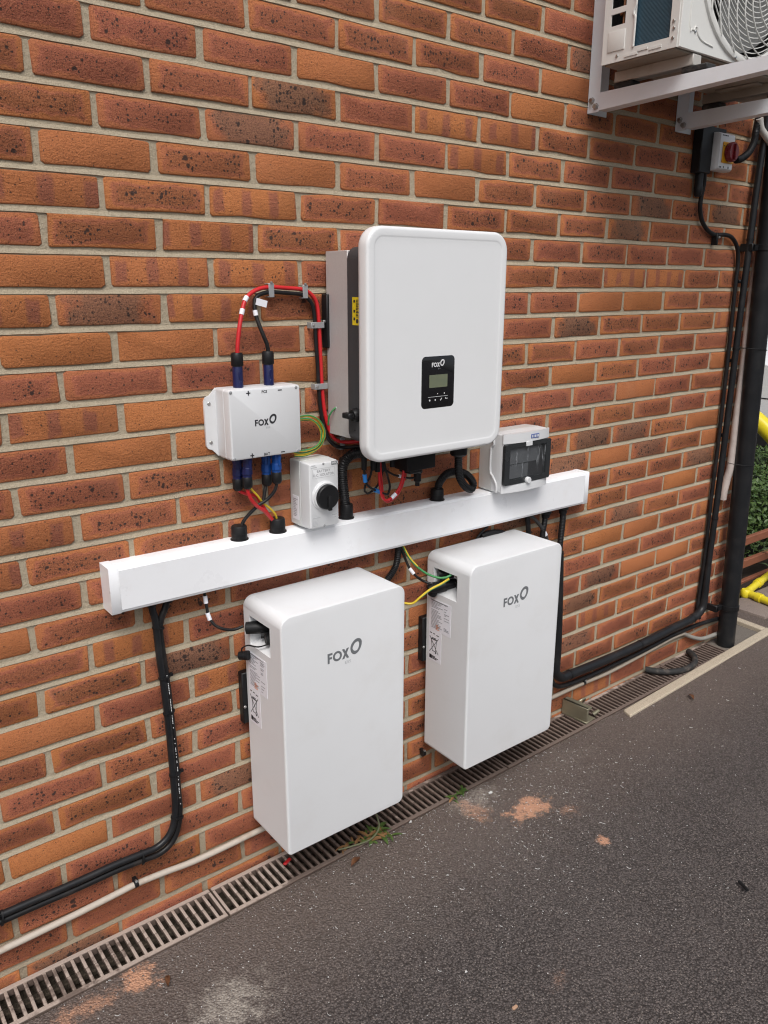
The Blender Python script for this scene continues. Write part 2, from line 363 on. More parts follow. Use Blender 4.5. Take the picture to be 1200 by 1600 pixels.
STAINS = [(-.255, -.165, .11, .035, .5), (-.13, -.165, .045, .045, .9), (1.02, -.295, .075, .045, .95), (.885, -.20, .04, .085, .45), (1.08, -.52, .02, .02, .8), (1.10, -.37, .05, .04, .35), (.62, -.75, .05, .03, .25), (1.31, -.42, .03, .03, .15)]
PALE = [(.0, -.355, .10, .08, .55), (.93, -.165, .10, .05, .45), (-.3, -.35, .12, .1, .3), (1.3, -.2, .2, .06, .2)]
def asphalt_mat():
    t = NT('weathered_asphalt'); p = t.pos()
    a = t.voro(p, 190); b = t.voro(p, 430); d1 = a.outputs['Distance']; d2 = b.outputs['Distance']
    c1 = t.n('ShaderNodeSeparateColor', Color=a.outputs['Color']).outputs[0]; c2 = t.n('ShaderNodeSeparateColor', Color=b.outputs['Color']).outputs[1]
    big = t.noise(p, 1.6, 5, .6); mid = t.noise(p, 14, 4, .6); mid2 = t.noise(p, 32, 5, .7); fine = t.noise(p, 700, 2, .6)
    col = t.mix(c1, (.047, .040, .038), (.142, .1205, .1135))
    col = t.mix(t.M('MULTIPLY', c2, .5), col, (.105, .091, .086))
    col = t.mix(t.M('MULTIPLY', t.ss(d1, .38, .72), .88), col, (.030, .025, .023))
    col = t.mix(t.M('MULTIPLY', t.ss(c2, .93, .98), .75), col, (.30, .26, .23))
    col = t.mix(t.ss(big, .35, .7, 0, .35), col, t.mix(.5, col, (.15, .127, .117)))
    col = t.mix(t.ss(mid, .5, .75, 0, .30), col, (.05, .04, .037))
    sx = t.n('ShaderNodeSeparateXYZ', Vector=p); X, Y = sx.outputs['X'], sx.outputs['Y']
    def blob(lst, c, col, lo, hi):
        tot = None; wob = t.M('MULTIPLY', t.M('SUBTRACT', mid2, .5), 3.2)
        for (px, py, rx, ry, am) in lst:
            u = t.M('DIVIDE', t.M('SUBTRACT', X, px), rx); v = t.M('DIVIDE', t.M('SUBTRACT', Y, py), ry)
            r = t.M('SQRT', t.M('ADD', t.M('MULTIPLY', u, u), t.M('MULTIPLY', v, v)))
            e = t.M('MULTIPLY', t.ss(t.M('ADD', r, wob), hi, lo), am)
            tot = e if tot is None else t.M('MAXIMUM', tot, e)
        tot = t.ss(t.M('MULTIPLY', tot, t.M('ADD', .62, t.M('ADD', t.M('MULTIPLY', c1, .5), t.M('MULTIPLY', c2, .35)))), .10, .85, 0, .85)
        return t.mix(tot, col, c)
    # soil and dust washed up against the channel
    edge = t.M('MULTIPLY', t.ss(t.M('ADD', Y, t.M('MULTIPLY', t.M('SUBTRACT', mid, .5), .18)), -.62, -.12), .32)
    col = t.mix(edge, col, (.25, .185, .15))
    col = blob(PALE, (.42, .38, .33), col, .1, 1.7)
    col = blob(STAINS, (.60, .32, .20), col, .0, 1.5)
    h = t.ss(d1, .9, .1, 0, 1, 'LINEAR')
    t.bump(h, .9, .0035)
    return t.fin(col, .85, 0, .3)
ASPHALT = asphalt_mat()
def grate_mat():
    t = NT('dusty_brown_grating'); p = t.pos(); sx = t.n('ShaderNodeSeparateXYZ', Vector=p)
    n = t.noise(p, 5, 5, .6); g = t.noise(p, 260, 3, .7); m_ = t.noise(p, 45, 4, .6)
    nz = t.n('ShaderNodeSeparateXYZ', Vector=t.t.nodes.new('ShaderNodeNewGeometry').outputs['Normal']).outputs['Z']
    col = t.mix(m_, (.05, .034, .027), (.13, .085, .068))
    dust = t.ss(t.M('ADD', n, t.M('ADD', t.M('MULTIPLY', t.M('SUBTRACT', m_, .5), .5), t.M('ADD', t.ss(sx.outputs['Y'], -.022, -.012, .0, .16), t.ss(sx.outputs['X'], .10, .48, .12, -.14)))), .47, .64)  # dust thins away from the left; this also paints contact shade under the batteries
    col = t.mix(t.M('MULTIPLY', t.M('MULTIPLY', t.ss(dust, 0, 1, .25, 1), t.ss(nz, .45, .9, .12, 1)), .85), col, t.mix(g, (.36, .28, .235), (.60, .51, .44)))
    t.bump(t.M('ADD', g, m_), .5, .0015); return t.fin(col, .8, 0, .3)
GRATE = grate_mat()
SILT = conc_mat('dark_silt', (.060, .047, .035), (.10, .08, .06))
SOIL = conc_mat('dark_soil', (.03, .022, .018), (.055, .042, .033))
PAVING = conc_mat('pinkish_paving', (.24, .19, .165), (.30, .25, .22))

# world positions of cable runs, fixings and marks (metres; wall face at y = 0)
W = {
 'red': [(0.257, -0.04, 1.373), (0.258, -0.04, 1.389), (0.266, -0.038, 1.43), (0.281, -0.03, 1.471), (0.295, -0.024, 1.492), (0.322, -0.018, 1.507), (0.357, -0.014, 1.513), (0.407, -0.013, 1.511), (0.451, -0.013, 1.507), (0.475, -0.013, 1.492), (0.487, -0.013, 1.468), (0.491, -0.013, 1.408), (0.493, -0.013, 1.348), (0.495, -0.013, 1.286), (0.501, -0.013, 1.223), (0.513, -0.014, 1.174), (0.531, -0.016, 1.145), (0.558, -0.022, 1.136), (0.577, -0.05, 1.14), (0.593, -0.07, 1.141)],
 'blk': [(0.334, -0.04, 1.373), (0.332, -0.04, 1.389), (0.323, -0.036, 1.415), (0.316, -0.026, 1.447), (0.315, -0.02, 1.473), (0.324, -0.016, 1.493), (0.356, -0.014, 1.502), (0.407, -0.013, 1.5), (0.445, -0.013, 1.496), (0.469, -0.013, 1.479), (0.477, -0.013, 1.453), (0.48, -0.013, 1.393), (0.484, -0.013, 1.333), (0.486, -0.013, 1.271), (0.492, -0.013, 1.208), (0.505, -0.014, 1.16), (0.526, -0.016, 1.132), (0.557, -0.022, 1.123), (0.577, -0.05, 1.127), (0.592, -0.07, 1.125)],
 'clips': [(0.36, -0.013, 1.507), (0.45, -0.013, 1.504), (0.488, -0.013, 1.426), (0.495, -0.013, 1.281), (0.55, -0.013, 1.134)],
 'wrap_red': [(0.291, -0.026, 1.487), (0.276, -0.032, 1.461)],
 'wrap_blk': [(0.322, -0.02, 1.481), (0.315, -0.024, 1.459)],
 'topcon': [(0.255, -0.04, 1.306), (0.333, -0.04, 1.306)],
 'topcon_nut': [(0.256, -0.04, 1.359), (0.333, -0.04, 1.361)],
 'jbmarks': [(0.262, -0.072, 1.288), (0.302, -0.072, 1.288), (0.342, -0.072, 1.289), (0.265, -0.072, 1.147), (0.303, -0.072, 1.146), (0.345, -0.072, 1.146)],
 'jbscrews': [(0.219, -0.072, 1.292), (0.385, -0.072, 1.292), (0.221, -0.072, 1.144), (0.387, -0.072, 1.144)],
 'flscrews': [(0.191, -0.006, 1.264), (0.192, -0.006, 1.177)],
 'botcon': [(0.249, -0.03, 1.121), (0.264, -0.05, 1.125), (0.324, -0.03, 1.123), (0.34, -0.05, 1.127)],
 'botnut': [(0.247, -0.03, 1.077), (0.261, -0.05, 1.083), (0.323, -0.03, 1.077), (0.339, -0.05, 1.084)],
 'bot_red_a': [(0.247, -0.03, 1.066), (0.252, -0.03, 1.057), (0.271, -0.03, 1.047), (0.291, -0.03, 1.04), (0.299, -0.03, 1.03), (0.309, -0.03, 1.013), (0.323, -0.027, 0.991), (0.341, -0.025, 0.966), (0.349, -0.025, 0.947)],
 'bot_red_b': [(0.26, -0.05, 1.072), (0.262, -0.05, 1.056), (0.273, -0.048, 1.034), (0.29, -0.042, 1.016), (0.306, -0.038, 1.004), (0.325, -0.03, 0.985), (0.341, -0.026, 0.965), (0.348, -0.025, 0.947)],
 'bot_blk_a': [(0.321, -0.03, 1.065), (0.314, -0.033, 1.044), (0.308, -0.035, 1.025), (0.292, -0.035, 1.015), (0.274, -0.03, 0.999), (0.259, -0.027, 0.983), (0.251, -0.025, 0.965), (0.247, -0.025, 0.947)],
 'bot_blk_b': [(0.339, -0.05, 1.071), (0.335, -0.05, 1.055), (0.326, -0.045, 1.039), (0.311, -0.04, 1.026), (0.294, -0.038, 1.019), (0.279, -0.034, 1.005), (0.264, -0.028, 0.989), (0.255, -0.025, 0.971), (0.249, -0.025, 0.947)],
 'bot_earth': [(0.27, -0.04, 1.071), (0.278, -0.04, 1.058), (0.291, -0.04, 1.043), (0.307, -0.034, 1.022), (0.317, -0.034, 1.013), (0.331, -0.032, 1), (0.343, -0.03, 0.985), (0.349, -0.026, 0.967), (0.349, -0.025, 0.947)],
 'gland_l': [(0.247, -0.025, 0.942)],
 'gland_r': [(0.351, -0.025, 0.942)],
 'cond1': [(0.555, -0.025, 0.94), (0.553, -0.025, 0.962), (0.548, -0.025, 1.006), (0.544, -0.025, 1.049), (0.545, -0.027, 1.077), (0.556, -0.032, 1.097), (0.569, -0.045, 1.109), (0.582, -0.07, 1.116), (0.595, -0.08, 1.142)],
 'cond2': [(0.868, -0.025, 0.941), (0.869, -0.025, 0.961), (0.877, -0.027, 0.988), (0.901, -0.03, 1.008), (0.933, -0.035, 1.01), (0.966, -0.04, 0.997), (0.987, -0.045, 0.972), (0.977, -0.05, 0.955), (0.948, -0.055, 0.968), (0.922, -0.06, 0.997), (0.91, -0.065, 1.027), (0.904, -0.07, 1.06), (0.898, -0.075, 1.106)],
 'gland_m': [(0.868, -0.025, 0.937)],
 'inv_red': [(0.677, -0.11, 1.071), (0.673, -0.11, 1.046), (0.666, -0.105, 1.018), (0.652, -0.1, 0.997), (0.629, -0.1, 0.989), (0.614, -0.1, 1.001), (0.608, -0.1, 1.029), (0.605, -0.1, 1.054), (0.604, -0.1, 1.082)],
 'inv_red2': [(0.691, -0.1, 1.067), (0.687, -0.1, 1.039), (0.679, -0.095, 1.01), (0.664, -0.09, 0.988), (0.639, -0.09, 0.981), (0.626, -0.09, 0.997), (0.622, -0.09, 1.028), (0.61, -0.1, 1.065), (0.608, -0.1, 1.092)],
 'inv_blkw': [(0.558, -0.1, 1.089), (0.56, -0.1, 1.061), (0.564, -0.1, 1.044), (0.58, -0.1, 1.028), (0.608, -0.095, 1.014), (0.628, -0.09, 1.005), (0.645, -0.085, 1), (0.651, -0.085, 1.019), (0.64, -0.09, 1.047), (0.626, -0.1, 1.068), (0.62, -0.1, 1.093)],
 'inv_blkw2': [(0.584, -0.1, 1.085), (0.58, -0.095, 1.057), (0.569, -0.09, 1.036), (0.567, -0.09, 1.02), (0.575, -0.09, 1.013), (0.591, -0.09, 1.018), (0.608, -0.09, 1.03), (0.622, -0.09, 1.058), (0.618, -0.1, 1.09)],
 'inv_sig': [(0.628, -0.1, 1.067), (0.651, -0.1, 1.053), (0.672, -0.1, 1.046), (0.704, -0.1, 1.036), (0.722, -0.1, 1.037), (0.737, -0.1, 1.047)],
 'blue_tags': [(0.565, -0.1, 1.057), (0.608, -0.095, 1.029)],
 'inv_conn': [(0.558, -0.1, 1.109), (0.586, -0.1, 1.106), (0.6, -0.1, 1.096), (0.616, -0.1, 1.097), (0.647, -0.1, 1.098)],
 'inv_block': [(0.672, -0.1, 1.1), (0.764, -0.1, 1.097), (0.765, -0.1, 1.052), (0.672, -0.1, 1.061), (0.724, -0.1, 1.015)],
 'bundle_a': [(0.023, -0.022, 0.837), (0.024, -0.022, 0.818), (0.029, -0.022, 0.788), (0.03, -0.022, 0.764), (0.032, -0.022, 0.692), (0.037, -0.022, 0.609), (0.04, -0.022, 0.507), (0.041, -0.022, 0.42), (0.041, -0.022, 0.35), (0.04, -0.022, 0.293), (0.032, -0.022, 0.249), (0.015, -0.022, 0.22), (-0.014, -0.022, 0.205), (-0.051, -0.022, 0.205), (-0.116, -0.022, 0.207), (-0.205, -0.022, 0.205), (-0.288, -0.022, 0.205), (-0.368, -0.022, 0.205), (-0.443, -0.022, 0.205)],
 'bundle_b': [(0.062, -0.022, 0.833), (0.055, -0.022, 0.813), (0.043, -0.022, 0.788), (0.038, -0.022, 0.762), (0.041, -0.022, 0.689), (0.046, -0.022, 0.606), (0.049, -0.022, 0.504), (0.051, -0.022, 0.417), (0.051, -0.022, 0.346), (0.051, -0.022, 0.282), (0.042, -0.022, 0.231), (0.023, -0.022, 0.198), (-0.008, -0.022, 0.183), (-0.048, -0.022, 0.185), (-0.114, -0.022, 0.188), (-0.206, -0.022, 0.186), (-0.29, -0.022, 0.187), (-0.37, -0.022, 0.187), (-0.445, -0.022, 0.188)],
 'ties': [(0.034, -0.022, 0.771), (0.04, -0.022, 0.646), (0.035, -0.022, 0.551), (0.045, -0.022, 0.387), (0.043, -0.022, 0.266), (-0.052, -0.022, 0.196), (-0.363, -0.022, 0.193)],
 'wpipe': [(-0.454, -0.014, 0.109), (-0.378, -0.014, 0.109), (-0.297, -0.014, 0.111), (-0.211, -0.014, 0.114), (-0.121, -0.014, 0.119), (-0.069, -0.014, 0.122), (0.007, -0.014, 0.118), (0.075, -0.014, 0.112), (0.164, -0.014, 0.112), (0.258, -0.014, 0.115), (0.419, -0.014, 0.118), (0.595, -0.014, 0.117), (0.789, -0.014, 0.116), (1.002, -0.014, 0.122), (1.239, -0.014, 0.116), (1.442, -0.014, 0.113), (1.539, -0.014, 0.114), (1.629, -0.014, 0.113), (1.762, -0.014, 0.11), (1.921, -0.014, 0.118), (2.089, -0.014, 0.129), (2.177, -0.014, 0.135), (2.261, -0.014, 0.132)],
 'wclip': [(-0.07, -0.014, 0.123), (0.843, -0.014, 0.124), (1.618, -0.014, 0.114)],
 'wpipe_b': [(2.261, -0.014, 0.132), (2.32, -0.016, 0.101), (2.391, -0.02, 0.074), (2.46, -0.024, 0.068), (2.53, -0.028, 0.068)],
 'kbig': [(1.408, -0.03, 0.671), (1.422, -0.03, 0.489), (1.431, -0.03, 0.321), (1.431, -0.03, 0.248), (1.437, -0.03, 0.217), (1.467, -0.03, 0.192), (1.512, -0.03, 0.188), (1.694, -0.03, 0.183), (1.929, -0.03, 0.184), (2.142, -0.03, 0.193), (2.288, -0.03, 0.199), (2.35, -0.03, 0.223), (2.361, -0.03, 0.283), (2.362, -0.03, 0.396), (2.368, -0.03, 0.614), (2.371, -0.03, 0.904), (2.372, -0.03, 1.105), (2.372, -0.03, 1.288), (2.373, -0.03, 1.477), (2.377, -0.03, 1.682), (2.38, -0.03, 1.868), (2.39, -0.03, 2.039), (2.397, -0.03, 2.164)],
 'ksmall': [(1.423, -0.018, 0.196), (1.453, -0.018, 0.159), (1.514, -0.018, 0.142), (1.677, -0.018, 0.136), (1.953, -0.018, 0.14), (2.168, -0.018, 0.151), (2.307, -0.018, 0.149), (2.367, -0.02, 0.148), (2.443, -0.025, 0.145), (2.52, -0.025, 0.136)],
 'acable': [(2.038, -0.025, 1.901), (2.052, -0.02, 1.856), (2.051, -0.016, 1.816), (2.054, -0.014, 1.775), (2.074, -0.014, 1.735), (2.117, -0.014, 1.705), (2.169, -0.014, 1.692), (2.227, -0.014, 1.695), (2.281, -0.014, 1.686), (2.324, -0.014, 1.652), (2.34, -0.014, 1.603), (2.341, -0.014, 1.523), (2.345, -0.014, 1.407), (2.349, -0.014, 1.252), (2.351, -0.014, 1.056), (2.353, -0.014, 0.878), (2.35, -0.014, 0.694), (2.354, -0.014, 0.518), (2.35, -0.014, 0.352), (2.344, -0.014, 0.239), (2.347, -0.014, 0.201), (2.368, -0.016, 0.173)],
 'aclips': [(2.17, -0.014, 1.688), (2.365, -0.014, 1.535), (2.378, -0.014, 1.243), (2.379, -0.014, 0.952), (2.37, -0.014, 0.512), (2.366, -0.014, 0.225)],
 'hose': [(2.405, -0.05, 2.007), (2.368, -0.045, 2.031), (2.34, -0.04, 2.053), (2.324, -0.04, 2.082)],
 'hose2': [(2.432, -0.03, 1.915), (2.45, -0.026, 1.785), (2.461, -0.024, 1.651), (2.456, -0.022, 1.5), (2.455, -0.022, 1.333), (2.458, -0.022, 1.185), (2.455, -0.022, 1.034), (2.455, -0.022, 0.892), (2.453, -0.022, 0.813), (2.447, -0.018, 0.766), (2.442, -0.014, 0.712), (2.443, -0.012, 0.679)],
 'aisoconduit': [(2.334, -0.03, 2.085), (2.318, -0.035, 2.041), (2.305, -0.04, 2.004), (2.27, -0.045, 1.967), (2.225, -0.045, 1.943), (2.193, -0.045, 1.936)],
 'bsig': [(0.147, -0.03, 0.837), (0.149, -0.03, 0.816), (0.149, -0.035, 0.793), (0.151, -0.04, 0.77), (0.16, -0.05, 0.752), (0.177, -0.06, 0.741), (0.201, -0.065, 0.735), (0.222, -0.07, 0.74)],
 'bsig_tags': [(0.149, -0.03, 0.812), (0.152, -0.04, 0.773)],
 'rgreen': [(0.735, -0.03, 0.835), (0.743, -0.035, 0.817), (0.753, -0.045, 0.791), (0.769, -0.06, 0.766), (0.79, -0.08, 0.746), (0.815, -0.1, 0.735), (0.83, -0.115, 0.738), (0.845, -0.12, 0.744)],
 'ryellow': [(0.668, -0.04, 0.747), (0.687, -0.05, 0.699), (0.708, -0.06, 0.678), (0.725, -0.07, 0.671), (0.74, -0.08, 0.672), (0.759, -0.09, 0.69), (0.783, -0.1, 0.708), (0.816, -0.11, 0.721), (0.835, -0.12, 0.734)],
 'rblack': [(0.731, -0.03, 0.829), (0.743, -0.035, 0.794), (0.754, -0.045, 0.761), (0.765, -0.06, 0.74), (0.785, -0.07, 0.723), (0.801, -0.09, 0.716)],
 'rblack_tag': [(0.758, -0.05, 0.752)],
 'rcorr': [(0.728, -0.025, 0.836), (0.728, -0.025, 0.804), (0.722, -0.025, 0.773), (0.708, -0.025, 0.752), (0.686, -0.025, 0.732)],
 'under_corr': [(1.415, -0.03, 0.821), (1.417, -0.03, 0.773), (1.413, -0.03, 0.719), (1.411, -0.03, 0.67)],
 'under_corr2': [(1.331, -0.03, 0.825), (1.328, -0.03, 0.789), (1.322, -0.03, 0.754), (1.319, -0.03, 0.715)],
 'under_cab': [(1.25, -0.03, 0.826), (1.281, -0.03, 0.804), (1.314, -0.03, 0.772), (1.339, -0.03, 0.737), (1.35, -0.03, 0.709)],
 'under_cab_tag': [(1.324, -0.03, 0.745)],
 'under_cab3': [(1.25, -0.025, 0.821), (1.255, -0.025, 0.791), (1.261, -0.025, 0.751)],
 'under_loop': [(1.08, -0.02, 0.817), (1.059, -0.02, 0.805), (1.038, -0.02, 0.789), (1.023, -0.02, 0.768)],
 'under_loop2': [(1.054, -0.02, 0.79), (1.092, -0.02, 0.793), (1.131, -0.02, 0.787), (1.175, -0.02, 0.771)],
 'earth1': [(0.401, -0.02, 1.211), (0.425, -0.025, 1.214), (0.449, -0.03, 1.214), (0.473, -0.03, 1.201), (0.486, -0.03, 1.182), (0.489, -0.03, 1.16), (0.475, -0.03, 1.137), (0.452, -0.03, 1.127), (0.422, -0.025, 1.124), (0.399, -0.02, 1.131)],
 'earth2': [(0.401, -0.02, 1.207), (0.422, -0.03, 1.209), (0.444, -0.035, 1.207), (0.464, -0.035, 1.194), (0.475, -0.035, 1.176), (0.476, -0.035, 1.155), (0.463, -0.035, 1.139), (0.438, -0.035, 1.133), (0.416, -0.03, 1.132), (0.399, -0.02, 1.137)],
 'earth3': [(0.404, -0.015, 1.201), (0.432, -0.02, 1.205), (0.465, -0.02, 1.199), (0.486, -0.02, 1.181), (0.492, -0.02, 1.161), (0.478, -0.025, 1.139), (0.459, -0.025, 1.124), (0.433, -0.025, 1.118), (0.407, -0.02, 1.12)],
 'earth_term': [(0.507, -0.02, 1.185), (0.503, -0.03, 1.206), (0.506, -0.04, 1.222), (0.514, -0.045, 1.23), (0.528, -0.05, 1.234)],
 'switch': [(0.485, -0.13, 1.238), (0.513, -0.13, 1.236), (0.512, -0.13, 1.213), (0.485, -0.13, 1.226)],
 'aiso_f': [(2.037, -0.08, 2.007), (2.129, -0.08, 2.009), (2.128, -0.08, 1.893), (2.033, -0.08, 1.891)],
 'aiso_b': [(2.06, -0.03, 2.016), (2.063, -0.03, 1.892)],
 'aiso_blk': [(1.987, -0.03, 2.016), (1.998, -0.03, 1.885), (2.051, -0.03, 2.023)],
 'aiso_knob': [(2.091, -0.1, 1.952)],
 'aiso_plate': [(2.056, -0.08, 1.982), (2.128, -0.08, 1.982), (2.125, -0.08, 1.922), (2.063, -0.08, 1.917)],
 'dp': [(2.523, -0.055, 0.074), (2.485, -0.055, 0.572), (2.484, -0.055, 0.797), (2.448, -0.055, 1.299), (2.439, -0.055, 1.672)],
 'dpb': [(2.475, -0.055, 0.22), (2.448, -0.055, 1.656)],
 'invside': [(0.501, -0.13, 1.491), (0.518, -0.13, 1.491), (0.518, -0.13, 1.427), (0.502, -0.13, 1.427)],
 'invbr': [(0.512, -0.02, 1.497), (0.528, -0.02, 1.497), (0.526, -0.02, 1.372), (0.513, -0.02, 1.373)],
 'batbr': [(0.229, -0.015, 0.584), (0.222, -0.015, 0.446), (0.813, -0.015, 0.585), (0.82, -0.015, 0.441)],
}

# ================================================================== THE SETTING
def ground():
    mb = MB()
    xs = [-60, -20, -8, -4, -2.5] + [-1.6+.02*i for i in range(211)] + [2.62, 3, 4, 6, 10, 20, 60]
    xs = sorted(set(round(x, 4) for x in xs))
    ys = [None, -.135, -.2, -.6, -1.5, -4, -12, -60]
    n = len(ys)
    for x in xs:
        for j, y in enumerate(ys):
            if y is None:
                y = -.1225 + .004*mnoise.noise(Vector((x*14, 3.1, 0))) + .003*mnoise.noise(Vector((x*45, 9.1, 0))) - .001
            mb.v.append((x, y, zg(x) - .002 + (.0025*mnoise.noise(Vector((x*6, y*6, 2))) if -1.6 <= x <= 2.6 and y > -1 else 0)))
    for i in range(len(xs)-1):
        for j in range(n-1):
            a = i*n+j; mb.f.append([a, a+n, a+n+1, a+1])
    zc = zg(3)-.002
    mb.add([(2.80, -.1235, zc), (60, -.1235, zc), (60, 60, zc), (2.80, 60, zc)], [[0, 1, 2, 3]])
    o = mb.build('asphalt_ground', ASPHALT, smooth=False); tag(o, kind='structure')
    mb = MB()   # bottom and sides of the drain channel, open at the top
    for (a, b) in ((-4.0, .15), (.15, 2.46)):
        z0, z1 = zg(a), zg(b)
        mb.add([(a, -.006, z0-.050), (b, -.006, z1-.050), (b, -.116, z1-.050), (a, -.116, z0-.050)], [[0, 1, 2, 3]])
        for y0, y1 in ((-.010, .012), (-.121, -.112)):
            mb.add([(a, y0, z0-.09), (b, y0, z1-.09), (b, y0, z1-.006), (a, y0, z0-.006), (a, y1, z0-.09), (b, y1, z1-.09), (b, y1, z1-.006), (a, y1, z0-.006)],
                   [[0, 1, 2, 3], [4, 5, 6, 7], [3, 2, 6, 7], [0, 1, 5, 4], [0, 3, 7, 4], [1, 2, 6, 5]])
    tag(mb.build('drain_channel', SILT, smooth=False), kind='structure')
    mb = MB(); mb.box(2.4605, 2.768, -.1205, .03, -.06, .024); tag(mb.build('gully_floor', CONC_DARK), kind='structure')
    mb = MB(); mb.box(2.81, 4.75, .16, 1.05, -.1, .055, .02); tag(mb.build('planting_bed', SOIL), kind='structure')
    mb = MB(); mb.box(2.90, 3.9, -.04, .155, -.1, .046, .004); tag(mb.build('paving_strip', PAVING), kind='structure')
ground()

# ---------------- brick wall: mortar sheet + bricks
PITCH_X, COURSE, ZR0 = .225, .0736907, 1.985
BW, BH = .2122, .0607
XEND = 2.60
def brick_mesh(wd, hh, rnd, depth=.016):
    hx, hz = wd/2, hh/2; j = lambda a: rnd.uniform(-a, a)
    ch = rnd.uniform(.002, .006)
    out = [(-hx+ch, -hz), (-hx*.3, -hz), (hx*.35, -hz), (hx-ch, -hz), (hx, -hz+ch), (hx, hz-ch), (hx-ch, hz), (hx*.3, hz), (-hx*.35, hz), (-hx+ch, hz), (-hx, hz-ch), (-hx, -hz+ch)]
    out = [(x+j(.0018), z+j(.0014)) for x, z in out]; c_ = rnd.randrange(12); out[c_] = (out[c_][0]*.985, out[c_][1]*rnd.uniform(.88, 1))
    tilt = j(.006); tz = j(.012); off = j(.0012)
    rings = [[(x*(1-.0024/hx), off+x*tilt+z*tz, z*(1-.0024/hz)) for x, z in out],
             [(x*(1-.0006/hx), off+.0014+x*tilt+z*tz, z*(1-.0006/hz)) for x, z in out],
             [(x, depth, z) for x, z in out]]
    n = 12; vs = [p for r in rings for p in r]
    fs = [list(range(n))] + [[i*n+k, (i+1)*n+k, (i+1)*n+(k+1) % n, i*n+(k+1) % n] for i in range(2) for k in range(n)]
    return vs, fs
def mk_mesh(name, vs, fs):
    me = bpy.data.meshes.new(name); me.from_pydata(vs, [], fs)
    a = me.attributes.new('bl', 'FLOAT_VECTOR', 'POINT'); a.data.foreach_set('vector', [c for v in vs for c in v])
    bm = bmesh.new(); bm.from_mesh(me); bmesh.ops.recalc_face_normals(bm, faces=bm.faces); bm.to_mesh(me); bm.free()
    me.polygons.foreach_set('use_smooth', [True]*len(me.polygons)); me.set_sharp_from_angle(angle=radians(75))
    return me
rb = random.Random(5)
VAR = [brick_mesh(BW, BH, rb) for _ in range(28)]
VAR_ME = []
for vs, fs in VAR:
    me = mk_mesh('brick', vs, fs); me.materials.append(BRICK_OBJ); VAR_ME.append(me)
# kinds read off the photograph: (row, centre in brick lengths) -> p plain, b banded, d over-fired, r rosy, f flashed
KIND = {(0, -.5): 'r', (0, 2.5): 'p', (1, 0): 'r', (1, 2): 'd', (1, 4): 'b', (1, 5): 'b', (2, .5): 'r', (2, 1.5): 'd', (2, 2.5): 'r', (2, 3.5): 'r', (2, 4.5): 'b',
        (3, 0): 'p', (3, 2): 'p', (5, -1): 'r', (5, 1): 'b', (6, -.5): 'p', (6, .5): 'b', (6, 1.5): 'b', (7, -1): 'b', (7, 0): 'd', (7, 1): 'b', (8, -.5): 'p', (8, .5): 'p', (8, 1.5): 'r',
        (9, -1): 'r', (9, 2): 'p', (10, -.5): 'b', (10, .5): 'p', (11, -1): 'r', (11, 0): 'p', (13, -1): 'b', (15, -1): 'r', (15, 0): 'r', (17, 0): 'b', (17, 1): 'f', (19, -1): 'p', (19, 1): 'b',
        (8, 6.5): 'd', (6, 8.5): 'b', (10, 6.5): 'p', (13, 7): 'd', (13, 8): 'd', (14, 7.5): 'p', (14, 6.5): 'd', (18, 7.5): 'p', (20, 8.5): 'p', (22, 7.5): 'b', (23, 7): 'd', 
        (12, 5): 'f', (20, 7.5): 'd', (21, 7): 'd', (3, 8): 'd', (2, 9.5): 'f', (0, 5.5): 'p', (-1, 6): 'p'}
def kind_params(k, rnd):
    seed = rnd.random(); hue = rnd.random()
    if k == 'p': return (rnd.uniform(0, .12), 0, 0), (rnd.uniform(0, .15), hue*.4, seed)
    if k == 'b': return (0, 1, 0), (rnd.uniform(.1, .5), hue*.6, seed)
    if k == 'd': return (.6, 0, rnd.uniform(.8, 1)), (1, hue, seed)
    if k == 'r': return (.85, 0, 0), (rnd.uniform(.4, .85), .75+.25*hue, seed)
    return (rnd.uniform(.7, 1), 0, 0), (rnd.uniform(.65, 1), hue, seed)
def to_px(p):
    d = Vector(p)-CAM; z = d.dot(fw)
    if z < .1: return None
    return 600+F_PX*d.dot(cam_r)/z, 800-F_PX*d.dot(cam_u)/z, z
HID = [(640, 500, 560, 370, 780, 700), (0, 0, 395, 985, 625, 1245), (0, 0, 675, 900, 860, 1140)]
wall = MB(); wall.box(-4.0, XEND-.004, .0036, 3.2, -.25, 3.65)
for k in range(-22, 29):       # weather-struck bed joints: tucked in at the top, proud at the foot
    zt = ZR0-k*COURSE-BH/2+.0015; zb = ZR0-(k+1)*COURSE+BH/2-.0005; ra = []; 
    xs_ = [-4.0, -3, -2, -1]+[-.8+.022*i for i in range(154)]+[XEND-.006]
    for x in xs_:
        w1 = .0012*mnoise.noise(Vector((x*31, k*7.3, 0))); w2 = .0010*mnoise.noise(Vector((x*23, k*3.7, 5)))
        ra.append([(x, .0065, zt), (x, .0045+w1, zt-.003), (x, .0004+w2*.6, zb+.001+w2), (x, .0060, zb-.001+w2)])
    wall.loft(ra, False, False, closed=False)
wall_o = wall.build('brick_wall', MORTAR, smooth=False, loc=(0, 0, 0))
tag(wall_o, 'tall orange-brown brick house wall with buff mortar joints behind all the equipment', 'wall')
rows = range(-22, 29); cand = []; rest = []
